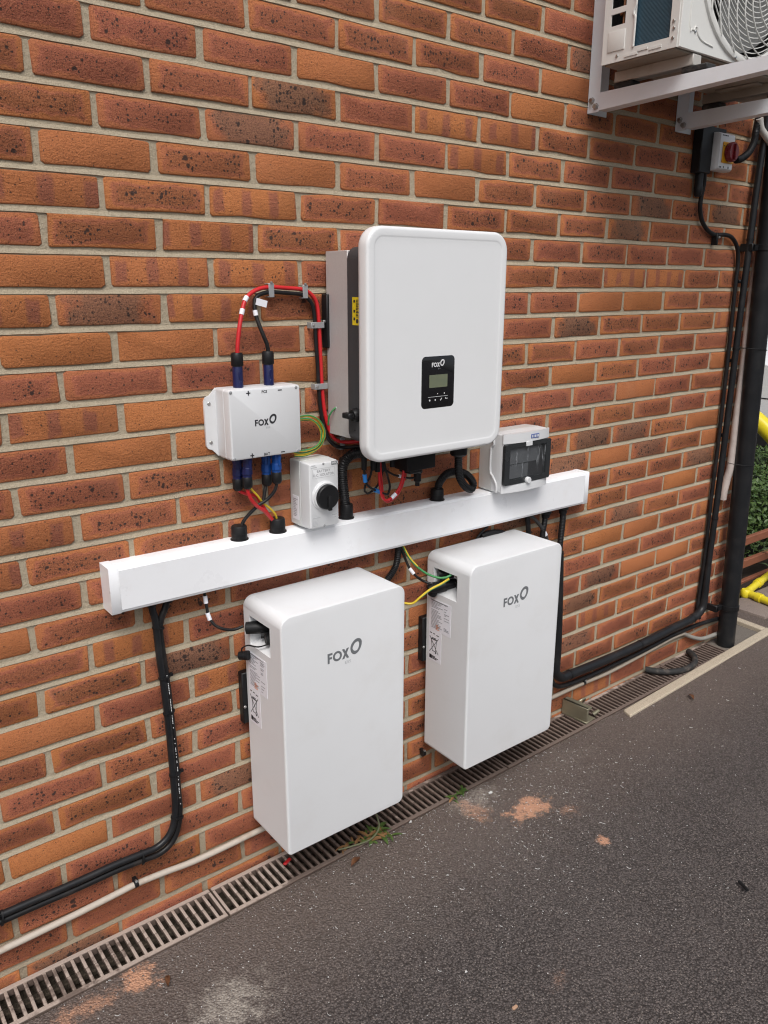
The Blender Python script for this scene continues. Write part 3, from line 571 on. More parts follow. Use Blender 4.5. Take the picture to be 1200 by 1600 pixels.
for k in rows:
    zc = ZR0-k*COURSE; half = .5 if k % 2 == 0 else 0.0
    for i in range(-18, 13):
        c = i+half; x0 = (c-.5)*PITCH_X+.0062+rb.uniform(-.002, .002); x1 = (c+.5)*PITCH_X-.0062+rb.uniform(-.002, .002)
        if x0 < -4: continue
        if x1 > XEND+.01: x1 = XEND
        if x1-x0 < .04: continue
        z = zc+rb.uniform(-.0012, .0012); xc = (x0+x1)/2; wd = x1-x0
        kd = KIND.get((k, c)) or rb.choices('fbdpr', (68, 5, 6, 7, 14))[0]
        b = (xc, z, wd, kd)
        pts = [to_px((xc+sx*wd/2, 0, z+sz*BH/2)) for sx in (-1, 1) for sz in (-1, 1)]; pc = to_px((xc, 0, z))
        if any(q is None for q in pts): rest.append(b); continue
        inside = max(q[0] for q in pts) > 0 and min(q[0] for q in pts) < 1200 and max(q[1] for q in pts) > 0 and min(q[1] for q in pts) < 1600
        hidden = any(h[2] < pc[0] < h[4] and h[3] < pc[1] < h[5] for h in HID) or (pc[0] > 1000 and pc[1] < 60)
        if inside and not hidden: cand.append((-1/pc[2]**2*(.4 if z < .02 else 1), b))
        else: rest.append(b)
cand.sort(key=lambda q: q[0])
for a, b in cand[300:]: rest.append(b)
for a, (xc, z, wd, kd) in cand[:300]:
    if abs(wd-BW) < .012:
        o = bpy.data.objects.new('brick', rb.choice(VAR_ME)); o.scale = (wd/BW, 1, 1)
    else:
        me = mk_mesh('brick', *brick_mesh(wd, BH, rb)); me.materials.append(BRICK_OBJ); o = bpy.data.objects.new('brick', me)
    COL.objects.link(o); o.parent = wall_o; o.location = (xc, 0, z)
    p1, p2 = kind_params(kd, rb); o['bp1'] = p1; o['bp2'] = p2
# all other bricks of the wall (out of view, or beyond the 300 largest) and the return wall: one part
vs = []; fs = []; bl = []; b1 = []; b2 = []
def put_brick(wd, kd, tr):
    V_, F_ = brick_mesh(wd, BH, rb); b = len(vs); p1, p2 = kind_params(kd, rb)
    for v in V_: vs.append(tr(v)); bl.append(v); b1.append(p1); b2.append(p2)
    fs.extend([[b+i for i in f] for f in F_])
for xc, z, wd, kd in rest: put_brick(wd, kd, lambda v: (v[0]+xc, v[1], v[2]+z))
for k in rows:
    zc = ZR0-k*COURSE; y = .006 if k % 2 else .006+.1075
    if k % 2 == 0: put_brick(.1025, 'f', lambda v: (XEND-v[1], .0575+v[0]-.006, v[2]+zc))
    y = .108 if k % 2 == 0 else .006
    while y < 3.1:
        put_brick(BW, rb.choices('fbdpr', (60, 10, 8, 9, 13))[0], lambda v: (XEND-v[1], y+.107+v[0], v[2]+zc)); y += PITCH_X
me = bpy.data.meshes.new('further_bricks'); me.from_pydata(vs, [], fs)
for nm, dat in (('bl', bl), ('bp1', b1), ('bp2', b2)):
    a = me.attributes.new(nm, 'FLOAT_VECTOR', 'POINT'); a.data.foreach_set('vector', [float(c) for v in dat for c in v])
bm = bmesh.new(); bm.from_mesh(me); bmesh.ops.recalc_face_normals(bm, faces=bm.faces); bm.to_mesh(me); bm.free()
me.materials.append(BRICK_GEO); me.polygons.foreach_set('use_smooth', [True]*len(me.polygons)); me.set_sharp_from_angle(angle=radians(75))
o = bpy.data.objects.new('further_bricks', me); COL.objects.link(o); o.parent = wall_o; tag(o, kind='stuff')

# ---------------- channel grates
PB = .0206
bar = MB()
bar.box(-.0045, .0039, -.0612, -.0155, -.012, -.0005, .0022, 2); bar.box(-.0036, .0048, -.1065, -.0604, -.012, -.0014, .0022, 2)
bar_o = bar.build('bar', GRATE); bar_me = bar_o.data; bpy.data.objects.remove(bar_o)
GL = ['slotted channel grate at the lower left corner, pale with dust', 'slotted channel grate running under the nearer battery box', 'slotted channel grate running under the farther battery box', 'short slotted channel grate ending at the black downpipe']
for gi, (a, b) in enumerate(((-.885, .118), (.122, 1.118), (1.122, 2.118), (2.122, 2.455))):
    zz = zg((a+b)/2); t = thing('channel_grate', GL[gi], 'drain grate', ((a+b)/2, -.06, zz), 'channel grates along the wall')
    slope = (zg(b)-zg(a))/(b-a); t.rotation_euler = (0, -math.atan(slope), 0)
    f = MB(); f.box(a, b, -.0165, -.002, zz-.02, zz, .002, 1); f.box(a, b, -.1195, -.1055, zz-.02, zz+.0005, .002, 1)
    f.box(a, a+.008, -.106, -.016, zz-.018, zz-.001, .001, 1); f.box(b-.008, b, -.106, -.016, zz-.018, zz-.001, .001, 1)
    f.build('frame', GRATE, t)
    f = MB(); f.box(a+.007, b-.007, -.0630, -.0575, zz-.030, zz-.018); f.build('middle_rib', SILT, t)
    n = int((b-a-.02)/PB)
    for i in range(n):
        o = bpy.data.objects.new('bar', bar_me); COL.objects.link(o); o.parent = t
        o.location = (a+.018+PB*(i+.5)*(b-a-.03)/(n*PB)-(a+b)/2, .06, 0)

# ---------------- concrete edging round the gully
def slab(name, pts, z0, z1, label):
    mb = MB(); c = Vector((sum(p[0] for p in pts)/4, sum(p[1] for p in pts)/4, 0))
    mb.loft([[(x, y, zg(x)-.05) for x, y in pts], [(x, y, zg(x)+z1) for x, y in pts]])
    o = mb.build(name, CONCRETE, loc=(c.x, c.y, z0)); tag(o, label, 'kerb edging'); bv = o.modifiers.new('bevel', 'BEVEL'); bv.width = .004; bv.segments = 2
slab('concrete_edging', [(1.688, -.176), (2.80, -.138), (2.80, -.098), (1.700, -.136)], 0, .0075, 'long cream concrete edging strip in front of the grate and downpipe')
slab('concrete_edging', [(2.761, -.096), (2.80, -.096), (2.81, .05), (2.771, .05)], 0, .0055, 'short cream concrete edging strip returning past the downpipe')

# ================================================================== EQUIPMENT ON THE WALL
def logo(parent, x, z, y, s, dark, pale, name='logo'):
    """FOX letters with the looped ring at the upper right and small ESS below; x, z = lower left of the F, s = letter height"""
    mb = MB(); t = .21*s; d = (0, -.0004, 0)
    def bar_(a, b, c, e): mb.prism([(x+a, y, z+c), (x+b, y, z+c), (x+b, y, z+e), (x+a, y, z+e)], d)
    bar_(0, t, 0, s); bar_(t, .54*s, s-t, s); bar_(t, .48*s, .40*s, .40*s+t)
    cx, cz, R = x+1.08*s, z+.5*s, .50*s
    n = 28; o_ = [(cx+R*cos(2*pi*k/n), cz+R*sin(2*pi*k/n)) for k in range(n)]; i_ = [(cx+(R-t)*cos(2*pi*k/n), cz+(R-t)*sin(2*pi*k/n)) for k in range(n)]
    def ring_(o_, i_, dy=0):
        n = len(o_)
        for k in range(n):
            q = (k+1) % n; mb.prism([(o_[k][0], y+dy, o_[k][1]), (o_[q][0], y+dy, o_[q][1]), (i_[q][0], y+dy, i_[q][1]), (i_[k][0], y+dy, i_[k][1])], d)
    ring_(o_, i_)
    xa = x+1.60*s; w_ = .78*s
    mb.prism([(xa, y, z), (xa+1.2*t, y, z), (xa+w_, y, z+s), (xa+w_-1.2*t, y, z+s)], d)
    mb.prism([(xa, y-.0001, z+s), (xa+1.2*t, y-.0001, z+s), (xa+w_, y-.0001, z), (xa+w_-1.2*t, y-.0001, z)], d)
    # looped ring: three strokes chasing each other
    cx, cz = x+3.18*s, z+.86*s
    for q in range(3):
        oo = []; ii = []
        for k in range(30):
            a = 2*pi*k/30; rr = .66*s*(1+.035*cos(3*(a-pi/2))) ; ex = 1+.08*cos(a-2*pi*q/3-1.2)
            th = .09*s+.13*s*max(0, cos(a-2*pi*q/3-.4))
            px, pz = rr*ex*cos(a)*(.90+.24*sin(a))+.14*s*sin(a), rr*ex*sin(a)*1.08
            oo.append((cx+px, cz+pz)); f_ = 1-(th+.07*s)/rr; ii.append((cx+px*f_, cz+pz*f_))
        ring_(oo, ii, -.0001*q)
    p = mb.build(name, dark, parent, smooth=False)
    e = MB(); put_text(e, 'ESS', .42*s, (x+2.25*s, y-.0004, z-.42*s), sx=1.25); e.build('logo_lettering', pale, p, smooth=False)

def screw(parent, p, r, axis=(0, -1, 0), h=.002, m_=STEEL, name='screw'):
    a = Vector(axis)*h; q = MB(); q.turn(p, a, [(-.5, r), (.5, r), (1, r*.75)], 12)
    q.build(name, m_, parent)

# ---------------- white cable trunking across the wall
def trunking():
    x0, x1, d = -.075, 1.508, .052; zt = lambda x: .9425-.0073*(x-x0); zb = lambda x: .8395-.0085*(x-x0)
    t = thing('cable_trunking', 'long white plastic cable trunking fixed straight across the brick wall', 'trunking', (x0, 0, zb(x0)))
    def ring(x, g=0): return [(x, .006, zb(x)-g), (x, -d-g+.002, zb(x)-g), (x, -d-g, zb(x)-g+.002), (x, -d-g, zt(x)+g-.002), (x, -d-g+.002, zt(x)+g), (x, .006, zt(x)+g)]
    b = MB(); b.loft([ring(x0+.01+(x1-x0-.02)*i/8) for i in range(9)]); b.build('body', WHITE_PVC, t, ang=50)
    b = MB(); b.loft([[(x, -d-.0002, zb(x)+.006), (x, -d-.0016, zb(x)+.007), (x, -d-.0016, zt(x)-.007), (x, -d-.0002, zt(x)-.006)] for x in (x0+.022, x1-.022)]); b.build('lid', WHITE_PVC, t, ang=20)
    for a, b_ in ((x0, x0+.020), (x1-.020, x1)):
        b = MB(); b.loft([ring(a, .0012), ring(b_, .0012)]); b.build('end_cap', WHITE_PVC, t, ang=50)
trunking()

# ---------------- hybrid inverter
def inverter():
    t = thing('inverter', 'large white wall inverter with rounded cover and small black display panel', 'inverter', (.70, 0, 1.117))
    h = MB(); h.box(.513, .888, -.100, -.012, 1.163, 1.594, .001, 1); heat = h.build('heat_sink', ALU, t)
    b = MB(); b.loft([rrect(.511, .894, 1.155, 1.602, y, .028, 6, i) for y, i in ((-.0985, .003), (-.102, 0), (-.160, 0), (-.1685, .004))]); body = b.build('body', DARK_BODY, t)
    X0, X1, Z0_, Z1 = .494, .930, 1.117, 1.643
    c = MB(); prof = [(-.163, .006), (-.168, .001), (-.176, 0), (-.194, .0002), (-.1975, .0015), (-.1990, .0035), (-.2002, .0055), (-.2005, .008), (-.2005, .019), (-.2003, .0205), (-.1998, .0220), (-.1996, .024), (-.1996, .040), (-.1996, .055)]
    c.loft([rrect(X0, X1, Z0_, Z1, y, .046, 10, i) for y, i in prof]); c.build('front_cover', WHITE_COVER, t, ang=60)
    dp = MB(); dp.loft([rrect(.655, .760, 1.2315, 1.3555, y, .011, 5, i) for y, i in ((-.190, 0), (-.1996, 0), (-.2002, .001))]); disp = dp.build('display_panel', mat('glossy_black_panel', (.012, .012, .014), .12, bump=0), t)
    l = MB(); l.box(.679, .737, -.2007, -.2, 1.281, 1.3115); l.build('screen', LCD, disp)
    logo(disp, .686, 1.330, -.2003, .0105, INK_WHITE, INK_SOFT)
    k = MB()
    for i, x in enumerate((.681, .699, .717, .735)):
        if i == 2: k.prism([(x-.003, -.2003, 1.251), (x-.001, -.2003, 1.248), (x+.004, -.2003, 1.254), (x+.003, -.2003, 1.255), (x-.001, -.2003, 1.2505)], (0, -.0004, 0))
        elif i == 3: k.box(x-.004, x+.004, -.2007, -.2003, 1.2515, 1.253); k.box(x-.004, x-.002, -.2007, -.2003, 1.2525, 1.255)
        else: k.turn((x, -.2003, 1.251), (0, -.0004, 0), [(0, .0024), (1, .0024)], 4 if i else 8)
    k.box(.676, .740, -.2006, -.2003, 1.2585, 1.2592); k.turn((.728, -.2003, 1.2655), (0, -.0004, 0), [(0, .0018), (1, .0018)], 8)
    k.turn((.706, -.2003, 1.2655), (0, -.0004, 0), [(0, .0012), (1, .0012)], 8)
    k.build('button_marks', INK_WHITE, disp, smooth=False)
    yl = MB(); yl.box(.5104, .512, -.150, -.122, 1.430, 1.492); y_ = yl.build('warning_label', YELLOW_LABEL, body)
    pr = MB()
    for i in range(13): pr.box(.5099, .5106, -.147+(i % 3)*.002, -.137, 1.448+i*.0031, 1.4492+i*.0031+.0008*(i % 2))
    for z in (1.441, 1.458, 1.480): pr.box(.5099, .5106, -.133, -.127, z, z+.006)
    pr.turn((.5104, -.141, 1.439), (-.0004, 0, 0), [(0, .005), (1, .005)], 14); pr.build('label_print', INK, y_, smooth=False)
    br = MB(); br.box(.506, .532, -.024, -.0005, 1.372, 1.498, .002, 1); wb = br.build('wall_bracket', BLACK_PLASTIC, t); screw(wb, (.506, -.014, 1.434), .004, (-1, 0, 0), .006)
    sw = MB(); sw.turn((.511, -.135, 1.224), (-.014, 0, 0), [(0, .017), (.6, .016), (1, .013)], 20); sw.box(.478, .494, -.150, -.121, 1.218, 1.231, .002, 1); sw.build('rotary_switch', BLACK_PLASTIC, t)
    screw(body, (.511, -.128, 1.186), .0022, (-1, 0, 0), .001, BLACK_PLASTIC)
    # underside: terminal housings and plugs
    u = MB(); u.box(.672, .766, -.132, -.075, 1.062, 1.160, .004, 2); u.box(.682, .722, -.128, -.083, 1.054, 1.064, .002, 1)
    u.turn((.731, -.100, 1.064), (0, 0, -.052), [(0, .013), (.3, .013), (.35, .010), (.75, .010), (.8, .006), (1, .006)], 14); u.build('terminal_housing', BLACK_PLASTIC, t)
    for (x, y, z), L_ in zip(W['inv_conn'], (.075, .080, .070, .075, .06)):
        q = MB(); q.turn((x, y, 1.157), (0, 0, -(1.157-z+L_*.4)), [(0, .009), (.55, .009), (.57, .0075), (1, .0065)], 10); q.build('plug', BLACK_PLASTIC, t)
    gx, gy, _z = W['cond2'][11]; q = MB(); q.turn((gx, gy, 1.160), (0, 0, -.094), [(0, .0215), (.62, .0215), (.64, .024), (.95, .024), (1, .020)], 20); q.build('cable_gland', BLACK_PLASTIC, t)
inverter()

# ---------------- junction box with plug connectors
def junction():
    t = thing('junction_box', 'square white junction box with mounting ears and blue plugs above and below', 'junction box', (.305, 0, 1.138))
    X0, X1, Z0_, Z1 = .213, .397, 1.139, 1.298
    b = MB(); b.loft([rrect(X0, X1, Z0_, Z1, y, .007, 4, i) for y, i in ((-.004, .001), (-.045, 0), (-.046, .0012), (-.0475, .0012), (-.0485, 0), (-.067, .0005), (-.0705, .002), (-.072, .005))]); b.build('box', PALE_PLASTIC, t)
    for sx in (-1, 1):
        xa, xb = (X0-.027, X0+.003) if sx < 0 else (X1+.027, X1-.003); zc = (Z0_+Z1)/2
        pts = [(xb, zc-.078), (xb, zc+.078)] + [(xa+(xb-xa)*.5, zc+.062), (xa+(xb-xa)*.15, zc+.058), (xa, zc+.050), (xa, zc-.050), (xa+(xb-xa)*.15, zc-.058), (xa+(xb-xa)*.5, zc-.062)]
        e = MB(); e.prism([(x, -.0005, z) for x, z in pts], (0, -.006, 0)); ear = e.build('mounting_ear', PALE_PLASTIC, t)
        for z in (zc+.044, zc-.044): screw(ear, (xa+(xb-xa)*.38, -.0065, z), .0042)
    for p in W['jbscrews']: screw(t, p, .0036, h=.0012, m_=GALV)
    logo(t, .2755, 1.2125, -.072, .0145, INK, INK_PALE)
    pm = MB(); (ax, _, az), (bx, _, bz), (cx, _, cz), (dx, _, dz), (ex, _, ez), (fx, _, fz) = W['jbmarks']
    for x, z, pl in ((ax, az, 1), (cx, cz, 0), (dx, dz, 1), (fx, fz, 0)):
        pm.box(x-.005, x+.005, -.0726, -.072, z-.0011, z+.0011)
        if pl: pm.box(x-.0011, x+.0011, -.0728, -.072, z-.005, z+.005)
    put_text(pm, 'PCS', .0085, (bx, -.0725, bz), bold=.0002); put_text(pm, 'BAT', .0085, (ex, -.0725, ez), bold=.0002); pm.build('terminal_marks', INK, t, smooth=False)
    for (x, y, z) in W['topcon']:
        c = MB(); c.turn((x, y, 1.292), (0, 0, .055), [(0, .0115), (.92, .0115), (1, .010)], 14); c.box(x-.0035, x+.0035, y-.0135, y-.009, 1.297, 1.312, .0006, 1); c.box(x-.004, x+.0005, y-.0128, y-.010, 1.318, 1.334, .0006, 1); p = c.build('plug_connector', BLUE_CONN, t)
        c = MB(); c.turn((x, y, 1.345), (0, 0, .029), [(0, .0125), (.06, .0138), (.9, .0138), (1, .0115)], 12); c.build('nut', BLACK_PLASTIC, p)
    for i, (x, y, z) in enumerate(W['botcon']):
        blue = BLUE_BRIGHT if i >= 2 else BLUE_CONN; nx, ny, nz = W['botnut'][i]
        c = MB(); c.turn((x, y, 1.141), (nx-x, 0, nz+.010-1.141), [(0, .0120), (.30, .0120), (.33, .0108), (.52, .0108), (.55, .0122), (.84, .0128), (.86, .0112), (1, .0112)], 9); c.box(x-.003, x+.003, y-.0145, y-.010, 1.112, 1.136, .0008, 1); p = c.build('plug_connector', blue, t, ang=25)
        c = MB(); c.turn((nx, ny, nz+.012), (0, 0, -.029), [(0, .0105), (.08, .0122), (.8, .0122), (.9, .0105), (1, .008)], 12); c.build('nut', BLACK_PLASTIC, p)
junction()

# ---------------- battery isolator
def isolator():
    X0, X1, Z0_, Z1 = .404, .493, .946, 1.112
    t = thing('battery_isolator', 'pale grey isolator box with round black rotary knob standing on the white trunking', 'isolator', (.448, 0, Z0_))
    b = MB(); b.loft([rrect(X0, X1, Z0_, Z1, y, .005, 4, i) for y, i in ((-.001, .001), (-.046, .0), (-.047, .0018), (-.049, .0018))]); b.build('base', GREY_PLASTIC, t)
    b = MB(); b.loft([rrect(X0, X1, Z0_, Z1, y, .006, 4, i) for y, i in ((-.0492, .0005), (-.078, .0015), (-.084, .003), (-.0862, .006))]); lid = b.build('lid', PALE_PLASTIC, t)
    k = MB(); k.turn((.449, -.086, 1.027), (0, -.008, 0), [(0, .037), (.35, .037), (.5, .0345), (1, .0335)], 36); k.build('dial_plate', PALE_PLASTIC, t)
    k = MB(); k.turn((.4505, -.0935, 1.026), (0, -.010, 0), [(0, .031), (.8, .0305), (1, .0285)], 36); kn = k.build('knob', BLACK_PLASTIC, t)
    k = MB(); k.box(.4455, .4555, -.111, -.102, .994, 1.030, .002, 2); k.build('knob_grip', BLACK_PLASTIC, kn)
    pr = MB(); y = -.0864; put_text(pr, 'BATTERY', .0085, (.447, y, 1.089), sx=1.1); put_text(pr, 'D.C. ISOLATOR', .0085, (.447, y, 1.080), sx=1.02)
    pr.build('engraved_lettering', INK_SOFT, lid, smooth=False)
    fr = MB()
    for a, b_, c, d in ((.415, .479, 1.0955, 1.0959), (.415, .479, 1.0735, 1.0739), (.415, .4154, 1.0735, 1.0959), (.4786, .479, 1.0735, 1.0959)): fr.box(a, b_, y-.0002, y+.0003, c, d)
    fr.build('label_outline', INK_PALE, lid, smooth=False)
    lg = MB(); lg.box(.470, .490, y-.0003, y+.0004, 1.1005, 1.1095); bd = lg.build('maker_badge', INK_GREY, lid); lg = MB(); put_text(lg, 'IMO', .0085, (.480, y-.0006, 1.105), bold=.0002, sx=1.15); lg.build('badge_lettering', PALE_PLASTIC, bd, smooth=False)
    sm = MB()
    for x0, x1, z in ((.412, .424, 1.104), (.412, .428, 1.0995), (.414, .436, .9745), (.470, .484, .9745), (.474, .482, .968)): sm.box(x0, x1, y-.0003, y+.0003, z, z+.0016)
    for i in range(5): sm.box(.414, .428, y-.0003, y+.0003, .9545+i*.0033, .9552+i*.0033)
    sm.build('small_print', INK_PALE, lid, smooth=False)
    st = MB(); st.box(X0-.0006, X0+.0002, -.040, -.012, .962, 1.022); s_ = st.build('side_sticker', PAPER, t)
    sp = MB(); rn = random.Random(3)
    for i in range(11): sp.box(X0-.0010, X0-.0005, -.015-.020*rn.uniform(.5, 1), -.015, .970+i*.0043, .9715+i*.0043)
    sp.build('sticker_print', INK_SOFT, s_, smooth=False)
    screw(lid, (.447, -.0862, .952), .003, h=.0008, m_=GALV); screw(lid, (.447, -.0862, 1.106), .003, h=.0008, m_=GALV)
isolator()

# ---------------- breaker enclosure with smoked window
def enclosure():
    X0, X1, Z0_, Z1 = 1.052, 1.250, .9365, 1.112
    t = thing('breaker_enclosure', 'grey breaker enclosure with smoked window at the right end of the trunking', 'enclosure', (1.15, 0, Z0_))
    b = MB(); b.loft([rrect(X0, X1, Z0_, Z1, y, .006, 4, i) for y, i in ((-.001, .002), (-.052, 0))]); b.build('base', GREY_PLASTIC, t)
    # cover with the stepped rib on its side
    c = MB(); c.loft([rrect(X0, X1, Z0_, Z1, y, .007, 4, i) for y, i in ((-.0525, .0005), (-.080, .001), (-.092, .004), (-.094, .007))])
    cov = c.build('cover', PALE_PLASTIC, t)
    r = MB()
    for sx, xs in ((-1, X0), (1, X1)):
        pth = [(-.055, Z1-.004), (-.060, Z1-.035), (-.050, Z1-.045), (-.050, Z0_+.062), (-.060, Z0_+.048), (-.076, Z0_+.024), (-.076, Z0_+.002)]
        r.tube([(xs+sx*.001, y, z) for y, z in pth], .0032, 8, .004)
    r.build('side_rib', PALE_PLASTIC, cov)
    for a, b_ in ((1.083, Z1-.001), (Z0_+.001, .960)):   # bowed strips above and below the window
        s_ = MB(); ring = []
        for i in range(13):
            u = i/12; x = X0+.002+(X1-X0-.004)*u; d = .094+.013*sin(pi*u)**.7
            ring.append((x, d))
        s_.loft([[(x, -.090, a) for x, d in ring]+[(x, -d, a) for x, d in ring[::-1]], [(x, -.090, b_) for x, d in ring]+[(x, -d, b_) for x, d in ring[::-1]]]); s_.build('cover_strip', PALE_PLASTIC, cov)
    i_ = MB(); i_.box(1.066, 1.232, -.0948, -.0935, .968, 1.078); inn = i_.build('inner_recess', mat('dark_grey_panel', (.05, .052, .055), .5), cov)
    i_ = MB(); i_.box(1.082, 1.205, -.0965, -.0946, 1.020, 1.066); i_.box(1.082, 1.160, -.0963, -.0946, .977, 1.017); i_.build('breaker_panel', mat('mid_grey_panel', (.16, .17, .18), .4), inn)
    fr = MB(); o_ = [rrect(1.054, 1.248, .962, 1.0815, y, .006, 4) for y in (-.0945, -.1045)]; n_ = len(o_[0]); i2 = [rrect(1.074, 1.228, .976, 1.069, y, .004, 4) for y in (-.1045, -.0945)]
    fr.loft(o_+i2, False, False); fr.build('window_frame', mat('smoked_frame', (.03, .033, .035), .25), cov)
    g = MB(); g.box(1.0735, 1.2285, -.1022, -.1008, .9755, 1.0695); g.build('window_pane', SMOKED, cov)
    k = MB(); k.turn((1.150, -.1045, .968), (0, -.010, 0), [(0, .0095), (.8, .0095), (1, .008)], 20); k.box(1.137, 1.163, -.108, -.1046, 1.0700, 1.0845, .001, 1); k.build('catch', PALE_PLASTIC, cov)
    bd = MB(); bd.box(1.155, 1.190, -.1075, -.100, 1.0905, 1.1035, .0006, 1); bo = bd.build('maker_badge', INK_BLUE, cov)
    bp = MB()
    for x0, x1 in ((1.159, 1.163), (1.166, 1.168), (1.171, 1.176), (1.179, 1.181), (1.183, 1.187)): bp.box(x0, x1, -.1079, -.107, 1.0935, 1.1005)
    bp.build('badge_marks', INK_WHITE, bo, smooth=False)
enclosure()

# ---------------- two battery boxes
def battery(X0, X1, Z0_, Z1, label, lx, lz, variant):
    t = thing('battery_box', label, 'battery', ((X0+X1)/2, 0, Z0_), 'wall batteries under the trunking')
    yb, yf = -.022, -.202; R = (.010, .018, .024, .026); n = 7
    prof = [(yb, .002), (yb-.003, 0), (yf+.005, 0), (yf+.0022, .0008), (yf+.0006, .0022), (yf, .005)]
    rings = [rrect(X0, X1, Z0_, Z1, y, R, n, i) for y, i in prof]; N = len(rings[0])
    b = MB(); vs = [p for r in rings for p in r]; fs = []
    for i in range(len(rings)-1):
        for j in range(N):
            k = (j+1) % N
            if i == 1 and j == N-1: continue          # the flat left side: opened for the connector recess
            fs.append([i*N+j, i*N+k, (i+1)*N+k, (i+1)*N+j])
    fs += [list(range(N)), [(len(rings)-1)*N+j for j in range(N)]]
    b.add(vs, fs)
    y0, y1 = rings[1][0].y, rings[2][0].y; za, zb = rings[1][0].z, rings[1][N-1].z
    h0, h1, w0, w1 = Z1-.116, Z1-.040, -.052, -.150      # recess opening
    hole = [(X0, w0, h0), (X0, w1, h0), (X0, w1, h1), (X0, w0, h1)]
    outr = [(X0, y0, za), (X0, y1, za), (X0, y1, zb), (X0, y0, zb)]
    b.add(outr+hole, [[0, 1, 5, 4], [1, 2, 6, 5], [2, 3, 7, 6], [3, 0, 4, 7]])
    dp = .055; deep = [(X0+dp, w0+.002*-1, h0+.026), (X0+dp, w1+.002, h0+.026), (X0+dp, w1+.002, h1-.002), (X0+dp, w0-.002, h1-.002)]
    b.add(hole+deep, [[0, 1, 5, 4], [1, 2, 6, 5], [2, 3, 7, 6], [3, 0, 4, 7], [4, 5, 6, 7]])
    case = b.build('case', WHITE_COAT, t, ang=35)
    logo(t, lx, lz, yf, .0262, INK_GREY, INK_PALE)
    # rating sticker and disposal sticker on the left side
    s1 = MB(); s1.box(X0-.0006, X0+.0003, -.036, -.128, Z1-.232, Z1-.135); st = s1.build('rating_sticker', PAPER, t)
    p_ = MB(); rn = random.Random(variant)
    for i in range(22):
        z = Z1-.142-i*.0039; 
        if rn.random() < .12: continue
        p_.box(X0-.0011, X0-.0005, -.046, -.046-rn.uniform(.02, .05), z, z+.0012)
        if rn.random() < .5: p_.box(X0-.0011, X0-.0005, -.100, -.100-rn.uniform(.008, .022), z, z+.0014)
    p_.box(X0-.0011, X0-.0005, -.042, -.115, Z1-.1405, Z1-.1385)
    p_.build('sticker_print', INK_SOFT, st, smooth=False)
    p_ = MB()
    for i in range(4): p_.box(X0-.0011, X0-.0005, -.066, -.066-.010-.006*(i % 2), Z1-.214-i*.0044, Z1-.2125-i*.0044)
    p_.build('warning_print', INK_ORANGE, st, smooth=False)
    s2 = MB(); s2.box(X0-.0006, X0+.0003, -.036, -.090, Z1-.330, Z1-.2325); s2 = s2.build('disposal_sticker', PAPER, t)
    p_ = MB(); bz, by = Z1-.280, -.060
    def ln(a, c, w_=.0016):
        (ya, za_), (yc, zc) = a, c; L_ = sqrt((yc-ya)**2+(zc-za_)**2); nx, nz = -(zc-za_)/L_*w_/2, (yc-ya)/L_*w_/2
        p_.prism([(X0-.0006, ya+nx, za_+nz), (X0-.0006, yc+nx, zc+nz), (X0-.0006, yc-nx, zc-nz), (X0-.0006, ya-nx, za_-nz)], (-.0005, 0, 0))
    ln((by+.014, bz+.019), (by-.014, bz+.019), .003); ln((by+.011, bz+.016), (by+.007, bz-.018)); ln((by-.011, bz+.016), (by-.007, bz-.018)); ln((by+.007, bz-.018), (by-.007, bz-.018))
    ln((by+.019, bz-.024), (by-.019, bz+.026)); ln((by-.019, bz-.024), (by+.019, bz+.026)); ln((by+.008, bz+.023), (by-.008, bz+.023), .002); ln((by-.006, bz-.020), (by-.010, bz-.023), .005)
    for z, a, c in ((Z1-.316, .036+.006, .066), (Z1-.3195, .042, .078), (Z1-.3235, .042, .072), (Z1-.244, .042, .050), (Z1-.244, .056, .064), (Z1-.246, .070, .080)): p_.box(X0-.0011, X0-.0005, -a, -c, z, z+.0022)
    p_.box(X0-.0011, X0-.0005, -.041, -.050, Z1-.324, Z1-.312)
    p_.build('sticker_print', INK, s2, smooth=False)
    w_ = MB(); w_.box(X0-.012, X0+.06, -.0215, -.0005, Z1-.345, Z1-.205, .002, 1); wb = w_.build('wall_bracket', BLACK_PLASTIC, t); screw(wb, (X0-.007, -.0215, Z1-.298), .004)
    # plugs in the recess
    pl = MB(); x = X0+.05
    if variant == 1:
        pl.turn((x, -.098, Z1-.066), (-.062, .045, -.004), [(0, .013), (.35, .013), (.4, .015), (.75, .0155), (.97, .0145), (1, .007)], 16)
        pl.turn((x, -.122, Z1-.083), (-.040, .012, -.002), [(0, .013), (.4, .013), (.45, .015), (1, .0145)], 8); pl.turn((x, -.098, Z1-.086), (-.034, .02, 0), [(0, .010), (1, .010)], 8)
        pl.build('plug', BLACK_PLASTIC, t)
        q = MB(); q.tube([(x-.034, -.120, Z1-.094), (x-.054, -.100, Z1-.104), (X0-.012, -.062, Z1-.112), (X0-.020, -.045, Z1-.125), (X0-.018, -.044, Z1-.138)], .0018, 6); q.turn((X0-.022, -.036, Z1-.146), (.014, -.02, .004), [(0, .0105), (.6, .0105), (.65, .012), (1, .012)], 14); q.build('hanging_cap', BLACK_PLASTIC, t)
    else:
        pl.turn((x, -.090, Z1-.062), (-.045, .025, .004), [(0, .011), (.5, .011), (.55, .013), (1, .0125)], 14)
        pl.turn((x, -.092, Z1-.088), (-.075, .036, -.012), [(0, .014), (.35, .014), (.38, .0165), (.8, .0165), (1, .013)], 14)
        pl.turn((X0-.006, -.062, Z1-.100), (-.006, .004, -.022), [(0, .012), (.8, .0135), (1, .011)], 14)
        pl.box(X0+.020, X0+.052, -.148, -.128, Z1-.086, Z1-.052, .003, 1)
